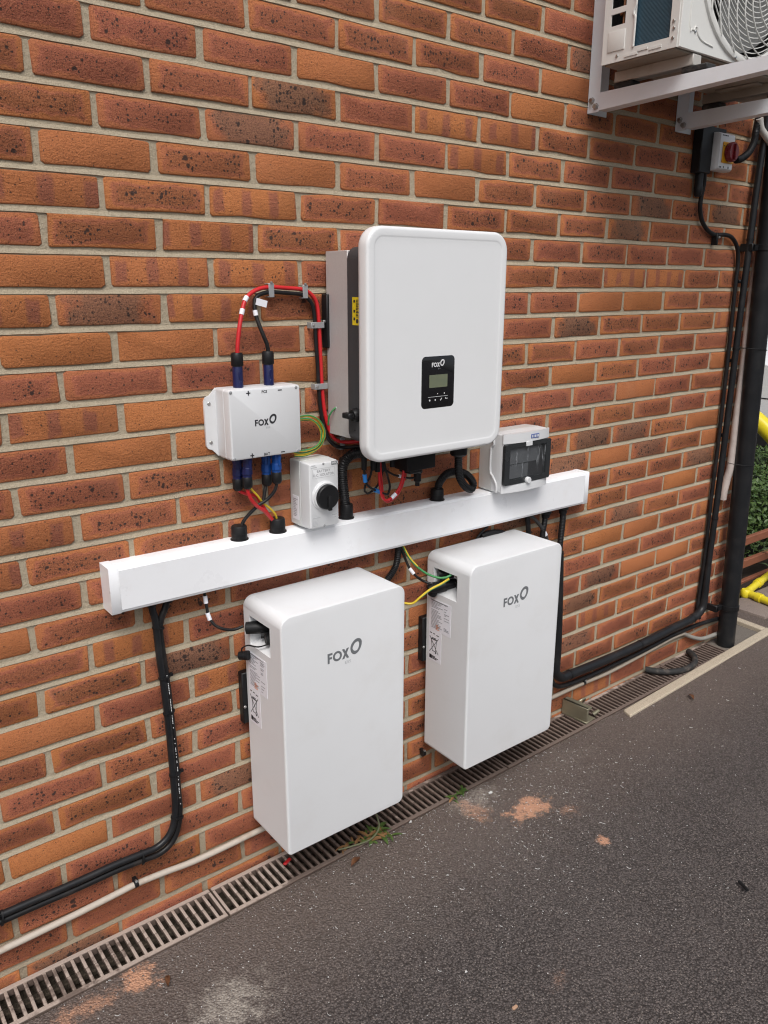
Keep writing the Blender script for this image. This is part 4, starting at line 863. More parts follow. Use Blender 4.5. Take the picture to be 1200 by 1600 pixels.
        pl.turn((x, -.136, Z1-.074), (-.030, .010, -.004), [(0, .012), (1, .010)], 12)
        pl.build('plug', BLACK_PLASTIC, t)
        q = MB(); q.box(X0+.030, X0+.052, -.126, -.104, Z1-.064, Z1-.058); q.build('terminal_tab', PALE_PLASTIC, t)
battery(.248, .610, .163, .795, 'nearer white battery box with black cap dangling below its side plugs', .3725, .647, 1)
battery(.838, 1.212, .163, .788, 'farther white battery box with green and yellow wires entering its side', .9705, .641, 2)

# ================================================================== CABLES AND PIPES
def run_on(pts, x):
    (x0, y0, z0), (x1, y1, z1) = pts[-2], pts[-1]; k = (x-x1)/(x1-x0)
    return pts+[(x1+(x-x1)*.5, y1, z1+(z1-z0)*k*.5), (x, y1, z1+(z1-z0)*k)]
for k_ in ('bundle_a', 'bundle_b'): W[k_] = run_on(W[k_], -1.9)
W['wpipe'] = run_on(W['wpipe'][::-1], -1.9)[::-1]
def cable(name, pts, r, m_, label, cat='cable', corr=0, pitch=.005, group=None, n=10, ends=None):
    mb = MB(); mb.tube(pts, r, n, corr=corr, pitch=pitch)
    o = mb.build(name, m_, loc=tuple(pts[0])); tag(o, label, cat, group); return o
def sleeve(pts, i0, parent, r, L_, m_=PAPER, name='marker_sleeve'):
    """short sleeve on a cable near the point i0"""
    P = spline(pts, .003); c = min(range(len(P)), key=lambda k: (P[k]-Vector(i0)).length)
    t = (P[min(c+1, len(P)-1)]-P[max(c-1, 0)]).normalized()
    mb = MB(); mb.cyl(P[c]-t*L_/2, P[c]+t*L_/2, r, n=12); mb.build(name, m_, parent)

o = cable('red_cable', W['red'], .0048, RED_CABLE, 'thick red cable looping from junction box plug up and down to the inverter'); [sleeve(W['red'], p, o, .0056, .013) for p in W['wrap_red']]
o = cable('black_cable', W['blk'], .0046, BLACK_CABLE, 'thick black cable running alongside the red cable loop to the inverter')
sleeve(W['blk'], W['wrap_blk'][1], o, .0055, .012)
f_ = MB(); x, y, z = W['wrap_blk'][0]; f_.box(x-.006, x+.022, y-.006, y-.0052, z-.009, z+.006, rot=Matrix.Rotation(.25, 3, 'Y')); f_.build('flag_label', PAPER, o)
CL = ['grey clip on the red and black cables nearest the white marker sleeves', 'grey clip on the top run of the red and black cables beside the inverter', 'grey clip on the red and black cables beside the black wall bracket', 'grey clip on the red and black cables level with the junction box top', 'grey clip on the red and black cables under the inverter body']
for i, p in enumerate(W['clips']):
    x, y, z = p; t = thing('cable_clip', CL[i], 'clip', (x, 0, z), 'grey clips on the red and black cables')
    mb = MB(); vert = i in (0, 1, 4)
    if vert: mb.box(x-.007, x+.007, -.0205, -.0185, z-.016, z+.014, .0008, 1); mb.box(x-.007, x+.007, -.0195, -.001, z+.0125, z+.0145, .0005, 1); mb.box(x-.007, x+.007, -.0195, -.001, z-.016, z-.014, .0005, 1)
    else: mb.box(x-.024, x+.013, -.0205, -.0185, z-.007, z+.007, .0008, 1); mb.box(x+.0115, x+.0132, -.0195, -.001, z-.007, z+.007, .0005, 1); mb.box(x-.024, x-.0225, -.0195, -.001, z-.007, z+.007, .0005, 1)
    mb.build('strap', GALV, t)
    screw(t, (x, -.0205, z+.016) if vert else (x-.018, -.0205, z), .0032)

# plugs of the junction box down to the trunking
cable('red_cable', W['bot_red_a'], .0042, RED_CABLE, 'red cable from the leftmost lower plug of the junction box bending right')
cable('red_cable', W['bot_red_b'], .0044, RED_CABLE, 'red cable from the second lower plug crossing in front into the right gland')
cable('black_cable', W['bot_blk_a'], .0042, BLACK_CABLE, 'black cable from the third lower plug sweeping down into the left gland')
cable('black_cable', W['bot_blk_b'], .0040, BLACK_CABLE, 'black cable from the rightmost lower plug curving left into the left gland')
cable('earth_wire', W['bot_earth'], .0026, YELLOW_CABLE, 'thin yellow earth wire dropping from the junction box into the right gland', 'wire')
def gland(p, label, r=.0185, h=.036):
    x, y, z = p; t = thing('cable_gland', label, 'cable gland', (x, y, z-.004), 'black glands on top of the trunking')
    mb = MB(); mb.turn((x, y, z-.004), (0, 0, h), [(0, r*1.17), (.1, r*1.17), (.13, r), (.92, r), (1, r*.9)], 24); mb.turn((x, y, z+h*.3), (0, 0, .003), [(0, r*1.03), (1, r*1.03)], 24); mb.build('cup', BLACK_PLASTIC, t)
gland(W['gland_l'][0], 'black flanged gland on the trunking taking the two black cables'); gland(W['gland_r'][0], 'black gland on the trunking taking the red cables and yellow earth wire')
gland((W['gland_m'][0][0], -.025, .9385), 'black ribbed gland on the trunking under the inverter taking the looped conduit', .0185, .034)
gland((W['cond1'][0][0], -.025, .9400), 'black gland on the trunking just right of the grey isolator', .0175, .040)
cable('flexible_conduit', W['cond1'], .0135, BLACK_PLASTIC, 'black corrugated conduit rising beside the isolator and bending under the inverter', 'conduit', .10, .0055, n=14)
cable('flexible_conduit', W['cond2'], .0115, BLACK_PLASTIC, 'black corrugated conduit making a full loop below the inverter', 'conduit', .10, .005, n=14)
o = cable('red_wire', W['inv_red'], .0034, RED_CABLE, 'red wire drooping below the inverter with a white marker sleeve', 'wire'); sleeve(W['inv_red'], W['inv_red'][3], o, .0052, .016)
cable('red_wire', W['inv_red2'], .0030, RED_CABLE, 'thinner red wire hanging just behind the other red wire under the inverter', 'wire')
o = cable('black_wire', W['inv_blkw'], .0030, BLACK_CABLE, 'black wire with two bright blue tags tangled below the inverter', 'wire')
for p in W['blue_tags']: sleeve(W['inv_blkw'], p, o, .0055, .020, BLUE_TAG, 'blue_tag')
cable('black_wire', W['inv_blkw2'], .0028, BLACK_CABLE, 'black wire looping lowest at the left under the inverter', 'wire')
o = cable('signal_wire', W['inv_sig'], .0028, BLACK_CABLE, 'thin black wire running sideways under the inverter terminal housing', 'wire'); sleeve(W['inv_sig'], W['inv_sig'][2], o, .0045, .008)
EL = ['outermost green and yellow earth wire loop beside the junction box', 'inner green and yellow earth wire loop beside the junction box', 'rear greener earth wire loop beside the junction box']
for i, k in enumerate(('earth1', 'earth2', 'earth3')):
    cable('earth_wire', W[k], .0027, YELLOW_CABLE if i < 2 else GREEN_CABLE, EL[i], 'wire')
    P = [(x-.0006, y-.0014, z+.0013) for x, y, z in W[k]]
    st = MB(); st.tube(P, .0020, 6)
    q = st.build('stripe', GREEN_CABLE if i < 2 else YELLOW_CABLE, [x for x in COL.objects if x.get('label') == EL[i]][0])
o = cable('earth_wire', W['earth_term'], .0022, GREEN_CABLE, 'short green earth wire bolted to the inverter heat sink', 'wire')
x, y, z = W['earth_term'][-1]; mb = MB(); mb.turn((x-.003, y, z), (.014, 0, .002), [(0, .004), (.5, .004), (.55, .0055), (1, .005)], 10); mb.build('lug', STEEL, o)
mb = MB(); x, y, z = W['earth_term'][-2]; mb.cyl((x, y, z), (x+.010, y-.003, z+.002), .0042, n=10); mb.build('marker_sleeve', PAPER, o)

# twin conduit at the left, down from the trunking and away along the wall
t = thing('cable_bundle', 'pair of black cables tied together dropping from the trunking to the lower left', 'cable', W['bundle_a'][0])
mb = MB(); mb.tube(W['bundle_a'], .0082, 10); mb.build('cable', BLACK_PIPE, t)
mb = MB(); mb.tube([(x, y+.002, z) for x, y, z in W['bundle_b']], .0078, 10); mb.build('cable', BLACK_CABLE, t)
PA, PBd = spline(W['bundle_a'], .004), spline(W['bundle_b'], .004)
for i, p in enumerate(W['ties']):
    v = Vector(p); a = min(PA, key=lambda q: (q-v).length); k = PA.index(a); tg = (PA[k+1]-PA[k-1]).normalized(); c = min(PBd, key=lambda q: (q-a).length)
    ctr = (a+c)/2; e = (c-a).normalized(); g = tg.cross(e).normalized(); mb = MB(); hw = (c-a).length/2+.0088
    ring = [(hw*cos(q)*1.0, .0108*sin(q)) for q in [2*pi*k_/20 for k_ in range(20)]]
    mb.loft([[ctr+e*a_*s_+g*b_*s_+tg*d_ for a_, b_ in ring] for d_, s_ in ((-.002, 1), (-.002, 1.09), (.002, 1.09), (.002, 1))])
    if i in (1, 3): mb.box(*(lambda q: (q.x-.004, q.x+.003, q.y-.004, q.y+.004, q.z-.003, q.z+.003))(ctr+e*(hw+.004)))
    mb.build('cable_tie', BLACK_PLASTIC, t)
mb = MB(); rn_ = random.Random(2)       # white print along the right-hand cable
for k_ in range(30, len(PBd)-2):
    q = PBd[k_]
    if .30 < q.z < .66 and rn_.random() < .62: mb.box(q.x-.0009, q.x+.0007, q.y+.002-.0084, q.y+.002-.0076, q.z-.0012, q.z+.0012)
mb.build('cable_print', INK_WHITE, t, smooth=False)
# glands of the bundle under the trunking
for p, lb in ((W['bundle_a'][0], 'black gland under the trunking at the left leg of the cable pair'), (W['bundle_b'][0], 'black gland under the trunking at the right leg of the cable pair')):
    g = thing('cable_gland', lb, 'cable gland', (p[0], p[1], .828), 'black glands under the trunking'); mb = MB(); mb.turn((p[0], p[1]+.002, .842), (0, 0, -.016), [(0, .016), (.5, .016), (.6, .013), (1, .0115)], 18); mb.build('cup', BLACK_PLASTIC, g)

# thin dusty pipe clipped low on the wall
cable('wall_pipe', [p for p in W['wpipe'] if p[0] < .47], .0078, PAINTED_PIPE, 'thin dusty pale pipe clipped low on the wall, running behind the nearer battery', 'pipe')
cable('wall_pipe', [p for p in W['wpipe'] if p[0] > 1.15], .0074, DULL_PIPE, 'thin dull tan pipe low on the wall under the thick black conduit', 'pipe')
cable('grey_pipe', W['wpipe_b'], .0085, GREY_PIPE, 'short pale grey pipe bending behind the foot of the downpipe', 'pipe')
for p, lb in zip(W['wclip'], ('dark clip with pale nail holding the dusty pipe at the lower left', 'small black clip low on the bare wall between the two batteries', 'black clip holding the dull tan pipe right of the farther battery')):
    x, y, z = p; g = thing('pipe_clip', lb, 'clip', (x, 0, z), 'clips on the dusty pipe')
    mb = MB(); mb.turn((x-.005, y+.001, z), (.010, 0, .001), [(0, .0102), (1, .0102)], 14); mb.box(x-.005, x+.005, -.020, -.001, z+.007, z+.013, .001, 1); mb.build('saddle', BLACK_PLASTIC, g)
    mb = MB(); mb.cyl((x, -.016, z+.011), (x-.001, -.024, z+.014), .0032, n=10); mb.build('nail', STEEL, g)

# big black conduit: from behind the farther battery, along the wall and up beside the downpipe
t = thing('black_conduit', 'thick black conduit running low along the wall then up beside the downpipe', 'conduit', W['kbig'][0])
mb = MB(); mb.tube(W['kbig'], lambda u: .0165-.0045*min(1, max(0, (u-.42)/.06)), 14); mb.build('pipe', BLACK_PIPE, t)
for k in (6, 8, 10, 14, 17, 19):
    a = Vector(W['kbig'][k]); b = Vector(W['kbig'][k+1]); d = (b-a).normalized(); mb = MB(); mb.cyl(a-d*.004, a+d*.004, .0178 if k < 11 else .0134, n=16); mb.build('cable_tie', BLACK_PLASTIC, t)
cable('black_cable', W['ksmall'], .0085, BLACK_CABLE, 'thinner black cable slung just under the thick black conduit')
cable('black_cable', W['acable'], .0075, BLACK_CABLE, 'black cable from the red switch curling then dropping beside the downpipe')
AL = ['black clip at the curl of the cable under the red switch', 'topmost black clip where the cable drops beside the downpipe', 'black clip on the dropping cable level with the inverter middle', 'black clip on the dropping cable level with the breaker enclosure', 'black clip on the dropping cable level with the hedge and fence', 'lowest black clip at the foot of the dropping cable']
for p, lb in zip(W['aclips'], AL):
    x, y, z = p; g = thing('cable_clip', lb, 'clip', (x, 0, z), 'black clips on the dropping cable')
    mb = MB()
    if 'curl' in lb: mb.box(x-.005, x+.005, -.024, -.001, z-.030, z+.012, .002, 1)
    else: mb.box(x-.012, x+.012, -.024, -.001, z-.006, z+.006, .002, 1)
    mb.build('saddle', BLACK_PLASTIC, g); screw(g, (x+.007, -.0245, z-.004), .0042, h=.003)
cable('insulated_hose', W['hose'], .012, mat('pale_hose', (.62, .60, .56), .5), 'pale flexible hose bending out of view beside the red switch', 'hose')
o = cable('insulated_hose', W['hose2'], .0150, HOSE_PINK, 'pale pinkish insulated hose hanging between the black conduit and the downpipe', 'hose')
cable('flexible_conduit', W['aisoconduit'], .0125, BLACK_PLASTIC, 'black flexible conduit curving from above into the red switch', 'conduit', .08, .005, n=14)
cable('flexible_conduit', W['under_corr'], .0105, BLACK_PLASTIC, 'black conduit dropping from the right end of the trunking behind the battery', 'conduit', .10, .005, n=12)
cable('flexible_conduit', W['under_corr2'], .0095, BLACK_PLASTIC, 'second black conduit under the trunking left of the rightmost one', 'conduit', .10, .005, n=12)
for p, lb in ((W['under_corr'][0], 'black gland under the trunking at its far right end'), (W['under_corr2'][0], 'black gland under the trunking next to the far right one')):
    g = thing('cable_gland', lb, 'cable gland', (p[0], p[1], .81), 'black glands under the trunking'); mb = MB(); mb.turn((p[0], p[1], .832), (0, 0, -.030), [(0, .018), (.5, .018), (.6, .014), (1, .0125)], 18); mb.build('cup', BLACK_PLASTIC, g)
o = cable('black_cable', W['under_cab'], .0062, mat('dark_grey_sheath', (.05, .05, .052), .4), 'dark grey cable arching under the trunking with a white sleeve'); sleeve(W['under_cab'], W['under_cab_tag'][0], o, .0075, .016)
cable('black_cable', W['under_cab3'], .0085, BLACK_CABLE, 'black cable dropping straight behind the top of the farther battery')
cable('black_wire', W['under_loop'], .0035, BLACK_CABLE, 'thin black wire curving behind the left top corner of the farther battery', 'wire')
cable('flexible_conduit', W['under_loop2'], .010, BLACK_PLASTIC, 'black conduit arch just showing above the farther battery top', 'conduit', .10, .005, n=12)
o = cable('signal_cable', W['bsig'], .0036, BLACK_CABLE, 'thin black cable with two white sleeves plugged into the nearer battery')
for p in W['bsig_tags']: sleeve(W['bsig'], p, o, .0052, .018)
o = cable('green_wire', W['rgreen'], .0032, GREEN_CABLE, 'green and yellow wire from the trunking into the farther battery', 'wire')
st = MB(); st.tube([(x, y-.001, z+.0018) for x, y, z in W['rgreen'][:4]], .0024, 6); st.build('stripe', YELLOW_CABLE, o)
o = cable('yellow_wire', W['ryellow'], .0032, YELLOW_CABLE, 'yellow wire passing from behind the nearer battery into the farther one', 'wire')
st = MB(); st.tube([(x, y-.001, z-.0018) for x, y, z in W['ryellow'][5:]], .0022, 6); st.build('stripe', GREEN_CABLE, o)
o = cable('signal_cable', W['rblack'], .0036, BLACK_CABLE, 'thin black cable with one white sleeve plugged into the farther battery'); sleeve(W['rblack'], W['rblack_tag'][0], o, .0052, .020)
cable('flexible_conduit', W['rcorr'], .0095, BLACK_PLASTIC, 'black corrugated conduit curving from the trunking down behind the nearer battery', 'conduit', .12, .005, n=12)

# ---------------- downpipe
def downpipe():
    B_ = Vector((2.522, -.062, .028)); T_ = Vector((2.405, -.062, 2.45))
    t = thing('downpipe', 'black round rainwater downpipe standing at the corner of the brick wall', 'downpipe', B_)
    at = lambda z: B_+(T_-B_)*((z-B_.z)/(T_.z-B_.z)); mb = MB()
    mb.turn(B_, T_-B_, [(0, .0365), (1, .0365)], 32); mb.build('pipe', BLACK_PIPE, t)
    for z in (.205, 1.655):
        p = at(z); mb = MB(); mb.turn(p-Vector((0, 0, .011)), (0, 0, .022), [(0, .0378), (0.05, .040), (.95, .040), (1, .0378)], 32); mb.box(p.x-.075, p.x-.028, -.050, -.035, z-.011, z+.011, .002, 1); mb.box(p.x-.078, p.x-.062, -.05, -.0005, z-.014, z+.014, .002, 1); mb.build('pipe_bracket', BLACK_PLASTIC, t)
    for z in (.83, 1.285):
        p = at(z); mb = MB(); ring = [p+Vector((.0385*cos(a)-(.024 if cos(a) < -.3 else 0), .0385*sin(a)+(.012 if cos(a) < -.3 else 0), -.006*cos(a))) for a in [2*pi*k/24 for k in range(25)]]
        mb.tube(ring, .0014, 6); mb.build('wire_tie', BLACK_PLASTIC, t)
downpipe()

# ---------------- rotary switch by the downpipe
def ac_switch():
    t = thing('rotary_switch', 'small white switch box with amber plate and dark red knob beside the downpipe', 'switch', (2.08, 0, 1.89))
    b = MB(); b.box(1.992, 2.0605, -.034, -.0005, 1.882, 2.030, .003, 1); b.box(2.0605, 2.150, -.025, -.0005, 1.90, 2.03, .002, 1); b.build('back_box', BLACK_PLASTIC, t)
    b = MB(); b.loft([rrect(2.061, 2.160, 1.893, 2.012, y, .004, 3, i) for y, i in ((-.0255, 0), (-.046, .001), (-.050, .003), (-.0555, .0065), (-.056, .009))]); body = b.build('housing', PALE_PLASTIC, t)
    b = MB(); b.box(2.082, 2.150, -.0600, -.0557, 1.917, 1.982, .0015, 1); pl = b.build('plate', PLATE_YELLOW, t)
    b = MB(); b.turn((2.118, -.0601, 1.951), (0, -.020, 0), [(0, .029), (.25, .029), (.3, .031), (.8, .031), (1, .028)], 28); kn = b.build('knob', KNOB_RED, t)
    b = MB(); b.box(2.114, 2.122, -.087, -.080, 1.926, 1.976, .002, 1); b.build('knob_grip', KNOB_RED, kn)
    b = MB()
    for x0, x1 in ((2.076, 2.083), (2.085, 2.092), (2.094, 2.101), (2.104, 2.111)): b.box(x0, x1, -.0564, -.0558, 2.000, 2.0035)
    for x0, x1, h in ((2.072, 2.076, .005), (2.078, 2.084, .005), (2.098, 2.102, .007), (2.126, 2.132, .007)): b.box(x0, x1, -.0564, -.0558, 1.901, 1.901+h)
    b.box(2.084, 2.090, -.0604, -.0599, 1.967, 1.971); b.build('small_print', INK, body, smooth=False)
    b = MB(); b.turn((2.024, -.018, 1.884), (0, 0, -.075), [(0, .0135), (.55, .0135), (.6, .015), (.9, .013), (1, .009)], 14); b.build('gland', BLACK_PLASTIC, t)
ac_switch()

# ================================================================== AIR CONDITIONER ON ITS BRACKETS
def ac_bracket(xw, label):
    t = thing('wall_bracket', label, 'bracket', (xw, 0, 2.0), 'white brackets under the outdoor unit')
    zb, zt = 2.001, 2.047
    p = MB(); p.box(xw, xw+.003, -.042, -.0005, zb-.003, 2.50, .0005, 1); p.box(xw+.003, xw+.086, -.0035, -.0005, zb-.003, 2.50, .0005, 1); p.build('post', BRACKET_WHITE, t)
    a = MB()   # arm: web tapering to the tip, flange along the lower edge turned away
    w_ = [(-.0425, zb), (-.60, zb+.016), (-.60, zt), (-.0425, zt)]
    a.prism([(xw-.0032, y, z) for y, z in w_], (.003, 0, 0))
    a.prism([(xw-.0002, -.0425, zb), (xw+.036, -.0425, zb), (xw+.036, -.60, zb+.016), (xw-.0002, -.60, zb+.016)], (0, 0, .003))
    a.prism([(xw-.0002, -.0425, zt-.003), (xw+.036, -.0425, zt-.003), (xw+.036, -.60, zt-.003), (xw-.0002, -.60, zt-.003)], (0, 0, .003))
    a.build('arm', BRACKET_WHITE, t)
    for y, z in ((-.016, 2.030), (-.031, 2.013)): 
        b = MB(); b.turn((xw, y, z), (-.009, 0, 0), [(0, .0095), (.25, .0095), (.3, .0075), (1, .007)], 6); b.build('bolt', STEEL, t)
    for y0, y1 in ((-.09, -.15), (-.30, -.375)):
        b = MB(); b.box(xw-.004, xw+.038, y0, y1, zt+.0005, zt+.0155, .003, 1); b.build('rubber_pad', RUBBER, t)
ac_bracket(1.441, 'nearer white steel wall bracket carrying the outdoor unit, bolts at its foot')
ac_bracket(1.884, 'farther white steel wall bracket carrying the outdoor unit, above the red switch')

def ac_unit():
    X0, X1, Z0_, Z1, yb, yf = 1.365, 2.105, 2.094, 2.625, -.100, -.335
    t = thing('outdoor_unit', 'ivory air conditioner outdoor unit with round fan grille on wall brackets', 'air conditioner', ((X0+X1)/2, (yb+yf)/2, Z0_))
    FX, FZ, FR = 1.668, 2.3495, .247
    # side panel facing left, with its openings
    s = MB(); xs = X0
    def pan(y0, y1, z0, z1): s.box(xs, xs+.004, y0, y1, z0, z1)
    c0, c1, cz0 = -.200, -.306, Z0_+.026      # coil opening
    w0, w1 = -.122, -.168                        # little windows
    pan(yb, w0, Z0_, Z1); pan(w0, w1, Z0_, 2.182); pan(w1, c0, Z0_, Z1); pan(c0, c1, Z0_, cz0); pan(c0, c1, Z1-.05, Z1); pan(c1, yf+.006, Z0_, Z1)
    zz = 2.182
    for k in range(6): pan(w0, w1, zz+.028, zz+.042); zz += .042
    pan(w0, w1, zz, Z1)
    s.loft([[(xs+.001, w1-.006+0*1, z0), (xs+.001, w0+.006, z0), (xs+.001, w0+.006, z1), (xs+.001, w1-.006, z1)] if False else [(xs-d_, y, z) for y, z in ((w0+.004-i, 2.120+i), (w1-.004+i, 2.120+i), (w1-.004+i, 2.170-i), (w0+.004-i, 2.170-i))] for d_, i in ((-.001, 0), (.0022, .001), (.003, .003))], False, True)
    # stepped rim of the coil opening
    s.tube([(xs-.001, c0, Z1-.06), (xs-.001, c0, 2.215), (xs-.001, c0+.006, 2.207), (xs-.001, c0+.006, 2.198), (xs-.001, c0, 2.190), (xs-.001, c0, cz0)], .003, 6)
    s.box(xs-.002, xs+.001, -.215, -.245, Z0_+.012, Z0_+.018); s.box(xs-.002, xs+.001, -.250, -.285, Z0_+.008, Z0_+.014); s.box(xs-.002, xs+.001, -.175, -.215, Z0_+.006, Z0_+.012)
    side = s.build('side_panel', AC_WHITE, t)
    for y, z in ((-.150, Z0_+.014), (-.317, Z0_+.022), (-.318, Z0_+.044), (-.316, Z0_+.060)): screw(side, (X0, y, z), .0042, (-1, 0, 0), .003)
    c = MB(); c.box(X0+.008, X0+.028, c0+.012, c1-.006, Z0_+.008, Z1-.04); c.build('coil', COIL, t)
    c = MB(); c.box(X0+.045, X0+.060, yb-.006, -.30, 2.11, Z1-.02); c.box(X0+.006, X0+.046, yb-.004, yb-.008, 2.11, Z1-.02); c.box(X0+.006, X0+.044, -.182, -.186, 2.11, Z1-.02); c.build('inner_wall', DARK_VOID, t)
    cp = MB(); cp.tube([(X0+.03, -.13, 2.215), (X0+.028, -.150, 2.225), (X0+.03, -.165, 2.24)], .005, 8); cp.tube([(X0+.025, -.145, 2.19), (X0+.025, -.143, 2.40)], .004, 8); cp.build('copper_pipe', mat('copper', (.45, .2, .1), .35, metal=.9), t)
    # front panel with round opening
    f = MB(); N = 48; circ = [(FX+FR*cos(2*pi*k/N), FZ+FR*sin(2*pi*k/N)) for k in range(N)]
    def sq(a):
        ca, sa = cos(a), sin(a); ks = []
        if abs(ca) > 1e-6: ks.append(((X1 if ca > 0 else X0+.003)-FX)/ca)
        if abs(sa) > 1e-6: ks.append(((Z1 if sa > 0 else Z0_)-FZ)/sa)
        k = min(ks); return FX+k*ca, FZ+k*sa
    angs = sorted([2*pi*k/N for k in range(N)] + [atan2(z-FZ, x-FX) % (2*pi) for x in (X0+.003, X1) for z in (Z0_, Z1)])
    o_ = [sq(a) for a in angs]; i_ = [(FX+FR*cos(a), FZ+FR*sin(a)) for a in angs]
    f.loft([[(x, yf+.008, z) for x, z in o_], [(x, yf+.0015, z) for x, z in o_], [(x*.996+FX*.004, yf, z*.996+FZ*.004) for x, z in o_], [(x, yf, z) for x, z in i_], [(x, yf+.02, z) for x, z in i_]], False, False)
    f.loft([[(FX+r*cos(a), yf-d_, FZ+r*sin(a)) for a in [2*pi*k/N for k in range(N)]] for r, d_ in ((FR+.006, -.001), (FR+.004, .006), (FR-.004, .009), (FR-.014, .006), (FR-.014, -.004))], False, False)
    # pressed groove in the lower left corner
    f.tube([(X0+.040, yf-.0006, 2.32), (X0+.040, yf-.0006, 2.150), (X0+.050, yf-.0006, 2.140), (X0+.060, yf-.0006, 2.140), (X0+.064, yf-.0006, 2.148), (X0+.072, yf-.0006, 2.148), (X0+.078, yf-.0006, 2.134), (X0+.10, yf-.0006, 2.122), (X0+.150, yf-.0006, 2.116)], .0022, 6)
    fp = f.build('front_panel', AC_WHITE, t); screw(fp, (X0+.065, yf, 2.137), .004, h=.003); screw(fp, (FX-.05, yf-.006, FZ-FR+.004), .004, h=.003)
    b = MB(); b.box(X0+.001, X1, yb-.001, yf+.008, Z1-.003, Z1+.012, .003, 2); b.build('lid', AC_WHITE, t)
    b = MB(); b.box(X0+.005, X1-.002, yb, yb-.003, Z0_+.002, Z1-.004); b.build('back_panel', AC_WHITE, t)
    b = MB(); b.box(X1-.004, X1-.0005, yb-.004, yf+.009, Z0_+.002, Z1-.004); b.build('end_panel', AC_WHITE, t)
    # base pan and feet
    b = MB(); b.box(X0+.006, X1-.006, yb-.006, yf+.012, Z0_-.004, Z0_+.004, .002, 1)
    for x in (X0+.10, X0+.30, X0+.48): b.box(x, x+.13, yb-.05, yf+.05, Z0_-.010, Z0_-.003, .003, 1)
    b.build('base_pan', PAN, t)
    for x in (1.441, 1.884):
        b = MB(); b.box(x-.004, x+.034, yb+.010, yf+.002, 2.0632, Z0_-.0035, .002, 1); b.build('foot_rail', PAN if x > 1.5 else mat('galvanised_rail', (.5, .48, .44), .5, dirt=(.3, .24, .18), damt=.4), t)
    # grille: rings and swept ribs
    for k in range(15):
        r = .045+(FR-.056)*(k+1)/16; d_ = .007+.010*(1-(r/FR)**2); g = MB()
        M_ = 56; rg = [[(FX+(r+.0014*cos(q))*cos(a), yf-d_+.0018*sin(q), FZ+(r+.0014*cos(q))*sin(a)) for q in (.79, 2.36, 3.93, 5.5)] for a in [2*pi*j/M_ for j in range(M_+1)]]
        g.loft(rg, False, False); g.build('grille_ring', AC_WHITE, t)
    for k in range(20):
        g = MB(); pts = []
        for j in range(9):
            u = j/8; r = .045+(FR-.050)*u; a = 2*pi*k/20+.9*u*u+.1; d_ = .0095+.010*(1-(r/FR)**2); pts.append((FX+r*cos(a), yf-d_, FZ+r*sin(a)))
        g.tube(pts, .0019, 6, .02); g.build('grille_rib', AC_WHITE, t)
    g = MB(); g.turn((FX, yf-.006, FZ), (0, -.016, 0), [(0, .046), (.8, .046), (1, .040)], 32); g.build('grille_boss', AC_WHITE, t)
    g = MB(); g.turn((FX, yf+.06, FZ), (0, -.045, 0), [(0, .05), (1, .045)], 24)
    for k in range(3):
        ring = []
        for j in range(10):
            u = j/9; a0 = 2*pi*k/3; ring.append([(FX+r*cos(a0+u*1.5+r*1.2), yf+.055-.045*u, FZ+r*sin(a0+u*1.5+r*1.2)) for r in (.04, .10, .16, .215)])
        g.loft(ring, False, False, closed=False)
    fan = g.build('fan', mat('pale_grey_fan', (.28, .28, .27), .5), t)
    g = MB(); g.box(X0+.035, X1-.006, yf+.075, yf+.08, Z0_+.01, Z1-.01); g.build('fan_chamber', DARK_VOID, t)
ac_unit()

# ================================================================== SMALL THINGS ON THE GROUND
def clamp():
    t = thing('steel_channel_offcut', 'dull brassy metal channel piece with ring lying across the drain grate', 'metal bracket', (1.55, -.055, zg(1.55)))
    z = zg(1.55)+.001; R_ = Matrix.Rotation(.10, 3, 'Z')
    b = MB(); b.box(1.520, 1.530, -.108, -.004, z, z+.058, .001, 1, R_); b.box(1.520, 1.548, -.108, -.004, z+.050, z+.058, .001, 1, R_); b.box(1.520, 1.575, -.108, -.055, z, z+.006, .001, 1, R_); b.build('channel', BRASSY, t)
    b = MB(); cx, cy, cz = 1.585, -.030, z+.030
    b.tube([(cx+.022*cos(a), cy-.012*sin(a), cz+.020*sin(a)) for a in [2*pi*k/16 for k in range(17)]], .004, 8); b.build('ring', BRASSY, t)
    b = MB(); b.turn((1.560, -.062, z+.006), (.030, .004, .012), [(0, .007), (.5, .007), (.55, .012), (1, .012)], 10); b.turn((1.595, -.085, z+.005), (.014, -.012, .016), [(0, .008), (1, .006)], 8); b.turn((1.578, -.055, z), (0, 0, .02), [(0, .004), (1, .004)], 8); b.build('bolt', BRASSY, t)
clamp()
z_ = zg(2.1)+.012
cable('rubber_hose', [(2.012, -.012, z_+.004), (2.035, -.045, z_+.002), (2.075, -.078, z_), (2.13, -.102, z_), (2.185, -.108, z_+.004), (2.235, -.092, z_+.006), (2.275, -.058, z_+.006), (2.295, -.025, z_+.004)], .0125, RUBBER, 'bent piece of black rubber hose lying on the drain grate', 'hose')

